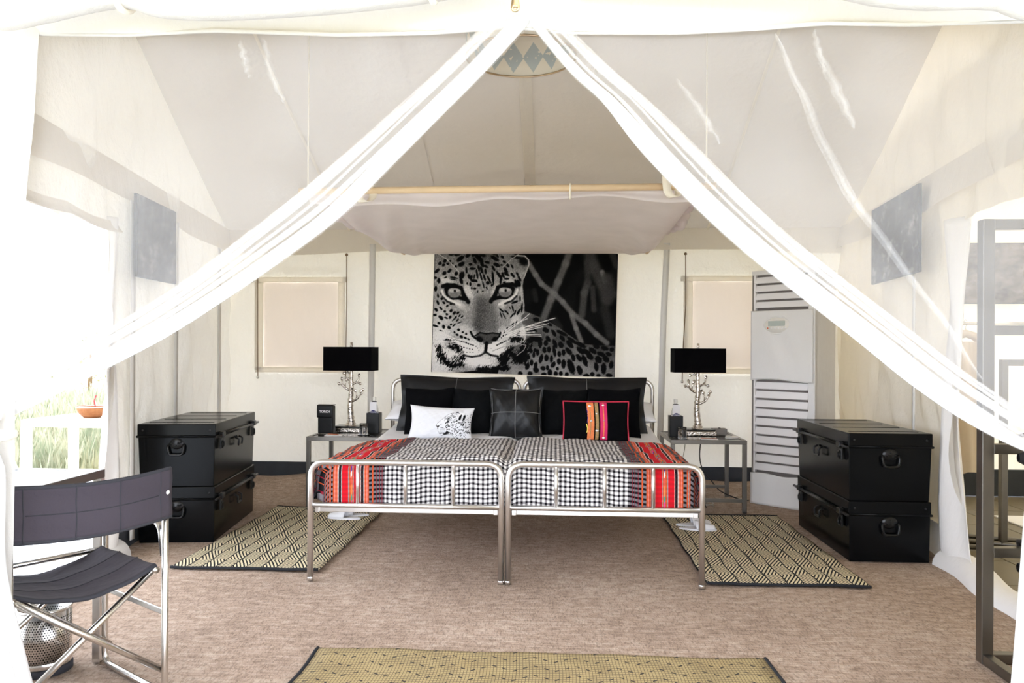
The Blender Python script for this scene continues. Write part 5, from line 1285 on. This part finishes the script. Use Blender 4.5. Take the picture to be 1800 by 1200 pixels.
# local frame: +y = facing, x across; origin between the feet
ch.rotation_euler = (0, 0, ang - PI / 2)
hw, hd, r = .245, .225, .0115
for s in (-1, 1):
    x = s * hw
    fr = MB().tube(arc([(x, -hd, .80), (x, -hd, .012), (x, hd, .012), (x, hd, .60), (x, -hd + .03, .615), (x, -hd + .012, .50)], .05, 6), r, 12).build('side_frame', 'chrome', ch, smooth=True)
    MB().box((x * 1.0, 0, .30), (.006, 2 * hd, .022)).build('side_brace', 'chrome', fr, bevel=.002)
    # seat rail
    MB().tube([(x * .92, -hd + .02, .45), (x * .92, hd + .0, .455)], r, 10).build('seat_rail', 'chrome', ch, smooth=True)
for y in (-hd + .03, hd - .02):
    for s in (-1, 1):
        MB().tube([(s * hw * .92, y + s * .012, .45), (-s * hw * 1.02, y + s * .012, .09)], r * .95, 10).build('cross_brace', 'chrome', ch, smooth=True)
MB().tube([(-hw * .92, hd, .455), (hw * .92, hd, .455)], r * .9, 10).build('front_rail', 'chrome', ch, smooth=True)
def seat(u, v):
    x = lerp(-hw * .93, hw * .93, u); y = lerp(-hd + .03, hd - .02, v)
    return (x, y, .466 - .055 * math.sin(u * PI) - .004 * abs(math.sin(u * PI * 3)) - .004 * abs(math.sin(v * PI * 3)))
so = MB().grid(seat, 24, 24).build('seat', 'chairfab', ch, smooth=True, solid=.014)
for v in (0, 1): MB().tube([seat(k / 20, v) for k in range(21)], .008, 6).build('binding', 'chairtrim', so, smooth=True)
for v in (.33, .66): MB().tube([(p[0], p[1], p[2] + .006) for p in (seat(k / 20, v) for k in range(21))], .003, 5).build('seam', 'chairtrim', so, smooth=True)
def back(u, v):
    x = lerp(-hw - .018, hw + .018, u); z = lerp(.640, .808, v)
    return (x, -hd - .004 + (-.045 * math.sin(u * PI)) * 1.0 + .003 * math.sin(v * 9 + u * 4), z - .012 * math.sin(u * PI))
bo = MB().grid(back, 30, 14).build('backrest', 'chairfab', ch, smooth=True, solid=.012)
for v in (0, 1): MB().tube([back(k / 24, v) for k in range(25)], .0075, 6).build('binding', 'chairtrim', bo, smooth=True)
for u in (.09, .36, .62, .91):
    MB().tube([(p[0], p[1] - .0062, p[2]) for p in (back(u, k / 10) for k in range(11))], .002, 5).build('seam', 'chairtrim', bo, smooth=True)
MB().tube([(p[0], p[1] - .0062, p[2]) for p in (back(.1 + .8 * k / 20, .5) for k in range(21))], .0018, 5).build('seam', 'chairtrim', bo, smooth=True)
for u in (.03, .97):
    p = back(u, .52); o = MB().lathe([(0, .004), (.006, .003), (.008, 0)], 10).build('rivet', 'ivory', bo, smooth=True)
    o.location = (p[0], p[1] - .006, p[2]); o.rotation_euler = (PI / 2, 0, 0)

# ================================================================== DESK, BIN, CLOCK
dk = thing('writing_desk', 'steel-framed writing desk with pale grey glass top by the left doorway', 'desk', (-1.80, 2.62, 0), .0)
dw, dl, dz, q = .58, .66, .755, .032
for sx in (-1, 1):
    for sy in (-1, 1): MB().box((sx * (dw - q) / 2, sy * (dl - q) / 2, (dz - q) / 2), (q, q, dz - q)).build('leg', 'steel', dk, bevel=.003)
    MB().box((sx * (dw - q) / 2, 0, dz - q / 2), (q, dl, q)).build('top_rail', 'dark_steel' if sx > 0 else 'steel', dk, bevel=.002)
for sy in (-1, 1): MB().box((0, sy * (dl - q) / 2, dz - q / 2), (dw - 2 * q, q, q)).build('top_rail', 'steel', dk, bevel=.002)
M['desktop'] = pbr('pale_desk_glass', rgb(150, 160, 170), .12)
MB().bb((-dw / 2 + q, -dl / 2 + q, dz - .012), (dw / 2 - q, dl / 2 - q, dz - .003)).build('glass_top', 'desktop', dk)
wb = thing('waste_bin', 'round perforated steel waste bin under the desk', 'bin', (-1.70, 2.90, 0))
wb.location = (-1.685, 2.845, 0)
R = .092
bm_ = MB().lathe([(R, .02), (R, .24)], 40, uvs=True).build('wall', 'perf', wb, smooth=True, solid=.002)
for dta in bm_.data.uv_layers[0].data: dta.uv = (dta.uv[0] * 2 * PI * R, dta.uv[1])
MB().lathe([(0, .0), (R + .006, 0), (R + .006, .022), (R, .026)], 40).build('base_ring', 'chairtrim', wb, smooth=True)
MB().lathe([(R - .002, .025), (R + .002, .03), (R + .002, .048), (R, .05)], 40).build('lower_band', 'chrome', wb, smooth=True)
MB().tube([(R * math.cos(a), R * math.sin(a), .24) for a in np.linspace(0, 2 * PI, 40, False)], .005, 8, closed=True).build('rim', 'chrome', wb, smooth=True)
ck = thing('desk_clock', 'round gold-rimmed clock standing at the back of the desk', 'clock', (-1.93, 2.86, dz), .35)
MB().tube([(.062 * math.cos(a), 0, .068 + .062 * math.sin(a)) for a in np.linspace(0, 2 * PI, 36, False)], .007, 8, closed=True).build('rim', 'gold', ck, smooth=True)
o = MB().lathe([(0, .006), (.060, .006), (.060, -.006), (0, -.006)], 36).build('face', 'clockface', ck); o.location = (0, 0, .068); o.rotation_euler = (PI / 2, 0, 0)
MB().box((0, -.008, .085), (.004, .002, .035)).box((.012, -.008, .068), (.028, .002, .004)).build('hands', 'black_cable', ck)
MB().bb((-.05, .012, 0), (.078, .03, .17)).build('back_stand', 'bluedark', ck, bevel=.002)

# ================================================================== STEEL RACK AT THE RIGHT
rk = thing('steel_rack', 'tall open steel shelf rack at the right edge of the doorway', 'rack', (2.205, 3.0, 0), .0)
q = .046
for (x, y) in ((-.225, .16), (.225, .16), (-.225, -.22), (.225, -.22)):
    if (x, y) == (-.225, -.22): continue
    MB().box((x, y, .88), (q, q, 1.76)).build('post', 'dark_steel', rk, bevel=.003)
for z in (.02, .44, .85, 1.32, 1.74):
    MB().box((0, .16, z), (.45 - q, q * .85, q * .85)).build('crossbar', 'dark_steel', rk, bevel=.003)
for x in (-.225, .225):
    for z in (.02, 1.74) if x > 0 else (.02,):
        MB().box((x, -.03, z), (q * .85, .38 - q, q * .85)).build('side_bar', 'dark_steel', rk, bevel=.003)
MB().box((0, -.22, .02), (.45 - q, q * .85, q * .85)).build('crossbar', 'dark_steel', rk, bevel=.003)
for z, nm in ((.865, 'black nylon bag hanging over the middle bar of the steel rack'), (.445, 'black nylon strap bag over the low bar of the steel rack')):
    b = thing('nylon_bag', nm, 'bag', (2.13, 3.10, z), 0)
    def bag(u, v, z=z):
        a = u * 2 * PI; rr = math.sin(PI * (.06 + .88 * v)) ** .6
        return (lerp(-.09, .22, v), .03 * math.cos(a) * rr - .055, -.035 + .045 * math.sin(a) * rr - .05 * math.sin(v * PI) + .01 * math.sin(v * 13))
    MB().grid(bag, 14, 20).build('pouch', 'dark_bag', b, smooth=True)
    MB().tube([(-.06, -.055, -.02), (-.03, -.03, .03), (-.02, .03, .045), (.0, .10, .03), (.02, .11, -.03)], .008, 6).build('strap', 'dark_bag', b, smooth=True)
# dressing room: luggage stand with hanging robe
ls = thing('clothes_stand', 'low gunmetal stand in the dressing room beyond the right doorway', 'stand', (3.16, 5.08, -.012), 0)
q = .04
for x in (-.03, .5):
    MB().box((x, 0, .60), (q, q, 1.2)).build('post', 'dark_steel', ls, bevel=.003)
MB().box((.235, 0, 1.18), (.53 - q, q, q)).build('crossbar', 'dark_steel', ls, bevel=.003)
for k in range(3):
    MB().tube([(-.42, .30 - k * .17, .022), (.55, -.05 - k * .17, .022)], .016, 8).build('base_bar', 'dark_steel', ls, smooth=True)
rb = thing('hanging_robe', 'beige robe hanging in the dressing room behind the door flap', 'robe', (3.24, 5.75, .36), 0)
def robe(u, v):
    a = u * 2 * PI; z = lerp(0, .95, v); ww = lerp(.17, .13, v) * (1 + .05 * math.sin(z * 8))
    return (ww * math.cos(a) * (1 + .05 * math.sin(a * 9)), .06 * math.sin(a) * (1 + .3 * math.sin(a * 7 + z * 3)), z + .015 * math.sin(a * 3) * (1 - v))
MB().grid(robe, 60, 24).build('cloth', 'robe', rb, smooth=True)
MB().tube([(-.13, 0, .93), (-.06, 0, .99), (0, 0, 1.01), (.06, 0, .99), (.13, 0, .93)], .03, 8).build('shoulders', 'robe', rb, smooth=True)
MB().tube([(0, 0, 1.0), (0, 0, 1.06), (.02, 0, 1.085), (0, 0, 1.11), (-.02, 0, 1.09)], .004, 6).build('hook', 'chrome', rb, smooth=True)
rail = thing('hanging_rail', 'steel clothes rail holding the beige robe', 'rail', (3.24, 5.75, -.012), 0)
MB().tube([(-.25, 0, 1.455), (.45, 0, 1.455)], .011, 10).build('bar', 'chrome', rail, smooth=True)
for x in (-.25, .45): MB().tube([(x, 0, 0), (x, 0, 1.455)], .011, 10).build('upright', 'chrome', rail, smooth=True)
o = MB().bb((-.16, -.24, 0), (.16, .24, .012)).build('bath_mat', 'white', bevel=.004); o.location = (3.75, 5.78, -.012); tag(o, 'white bath mat on the dressing room tiles', 'mat')

# ================================================================== OUTSIDE THE LEFT DOORWAY
ot = thing('veranda_table', 'pale limed wooden table on the veranda outside the left doorway', 'table', (-3.10, 5.45, -.02), -.05)
w, d, h, q = .74, .55, .75, .055
for sx in (-1, 1):
    for sy in (-1, 1): MB().box((sx * (w - q) / 2, sy * (d - q) / 2, (h - .05) / 2), (q, q, h - .05)).build('leg', 'outwood', ot, bevel=.004)
for k in range(4): MB().box((0, lerp(-d / 2 + d / 8, d / 2 - d / 8, k / 3), h - .025), (w, d / 4 - .006, .05)).build('plank', 'outwood', ot, bevel=.004)
bk = thing('basket', 'shallow woven cane basket on the veranda table', 'basket', (-3.10, 5.42, .731), 0)
MB().lathe([(0, 0), (.055, 0), (.085, .03), (.10, .06), (.105, .085), (.098, .083), (.092, .06), (.075, .03), (.05, .012), (0, .012)], 28).build('bowl', 'basket', bk, smooth=True)
for k in range(4): MB().tube([((.068 + .011 * k) * math.cos(a), (.068 + .011 * k) * math.sin(a), .018 + .02 * k) for a in np.linspace(0, 2 * PI, 28, False)], .005, 6, closed=True).build('coil', 'basket' if k != 3 else 'paper', bk, smooth=True)
MB().tube([(.03, 0, .05), (.02, -.01, .12), (.035, -.01, .16)], .004, 6).build('stem', 'pink', bk, smooth=True)
vr = thing('veranda_curtain_rail', 'grey steel curtain rail along the outer edge of the veranda', 'rail', (-3.6, 5.55, 0), .0)
MB().tube([(-1.4, -.05, 2.03), (.9, .05, 2.12)], .022, 12).build('rail', 'steel', vr, smooth=True)
for x in (-1.4, .9): MB().tube([(x, .0, -.03), (x, 0, 2.08)], .02, 10).build('post', 'steel', vr, smooth=True)
vc = thing('veranda_curtain', 'white veranda curtain swept aside outside the left doorway', 'curtain', (-3.6, 5.55, 0), 0)
def vcur(u, v):
    z = lerp(2.0, .02, v); k = min(1, v / .68); pinch = 1 - .80 * k ** 1.5 if v < .68 else .2 + .22 * (v - .68) / .32
    x = lerp(-.85, .72, u); x = -.55 + (x + .55) * pinch
    return (x, .05 * math.sin(u * 44) * (.4 + .6 * pinch) , z)
MB().grid(vcur, 120, 40).build('drape', 'white_canvas', vc, smooth=True)
for k in range(9):
    x = lerp(-.8, .7, k / 8); MB().tube([(x + .0, .03 * math.cos(a), 2.06 + .04 * x * .6 + .03 * math.sin(a)) for a in np.linspace(0, 2 * PI, 12, False)], .004, 6, closed=True).build('ring', 'chrome', vc, smooth=True)
# grass beyond the veranda (uncountable blades)
gb = MB(); rg = random.Random(9)
vs = []; fs = []
for k in range(26000):
    d = 6.5 + 16 * rg.random() ** 1.6; a = rg.uniform(-.30, .16)
    dx, dy = math.sin(-.56 + a) * d, math.cos(-.56 + a) * d
    x, y = .27 + dx, dy
    if x > -4.7: continue
    h = rg.uniform(.12, .42) * (1 + d * .02); l = rg.uniform(0, 2 * PI); w = .006 + .0008 * d
    ox, oy = math.cos(l) * w, math.sin(l) * w; b = rg.uniform(.02, .16); c = rg.uniform(0, 2 * PI)
    n = len(vs); vs += [(x - ox, y - oy, -.15), (x + ox, y + oy, -.15), (x + ox * .7 + b * .4 * math.cos(c), y + oy * .7 + b * .4 * math.sin(c), -.15 + h * .6), (x + b * math.cos(c), y + b * math.sin(c), -.15 + h)]
    fs += [(n, n + 1, n + 2), (n, n + 2, n + 3)]
gb.add(vs, fs); o = gb.build('grass', 'blade'); o['kind'] = 'stuff'; o['label'] = 'dry green grass beyond the veranda'; o['category'] = 'grass'
# scrubby bushes far off
for i, (x, y, s, lab) in enumerate(((-13.5, 22, 1.3, 'pale far bush left of the veranda curtain'), (-10.5, 24, 1.0, 'pale far bush beyond the veranda table'))):
    t = thing('bush', lab, 'bush', (x, y, -.14)); rr = random.Random(i)
    vs = []; fs = []
    for k in range(700):
        p = Vector((rr.gauss(0, .5), rr.gauss(0, .5), rr.gauss(.75, .35))) * s; n = len(vs); a = rr.uniform(0, 6.28); e = .10 * s
        vs += [p, p + Vector((math.cos(a) * e, math.sin(a) * e, rr.uniform(-.05, .08))), p + Vector((math.cos(a + 1) * e * .7, math.sin(a + 1) * e * .7, rr.uniform(.0, .1)))]; fs.append((n, n + 1, n + 2))
    MB().add(vs, fs).build('foliage', 'blade', t)
    MB().tube([(0, 0, 0), (.05, 0, .6 * s), (0, .05, 1.0 * s)], [.07, .05, .02], 8).build('stem', 'cord', t, smooth=True)
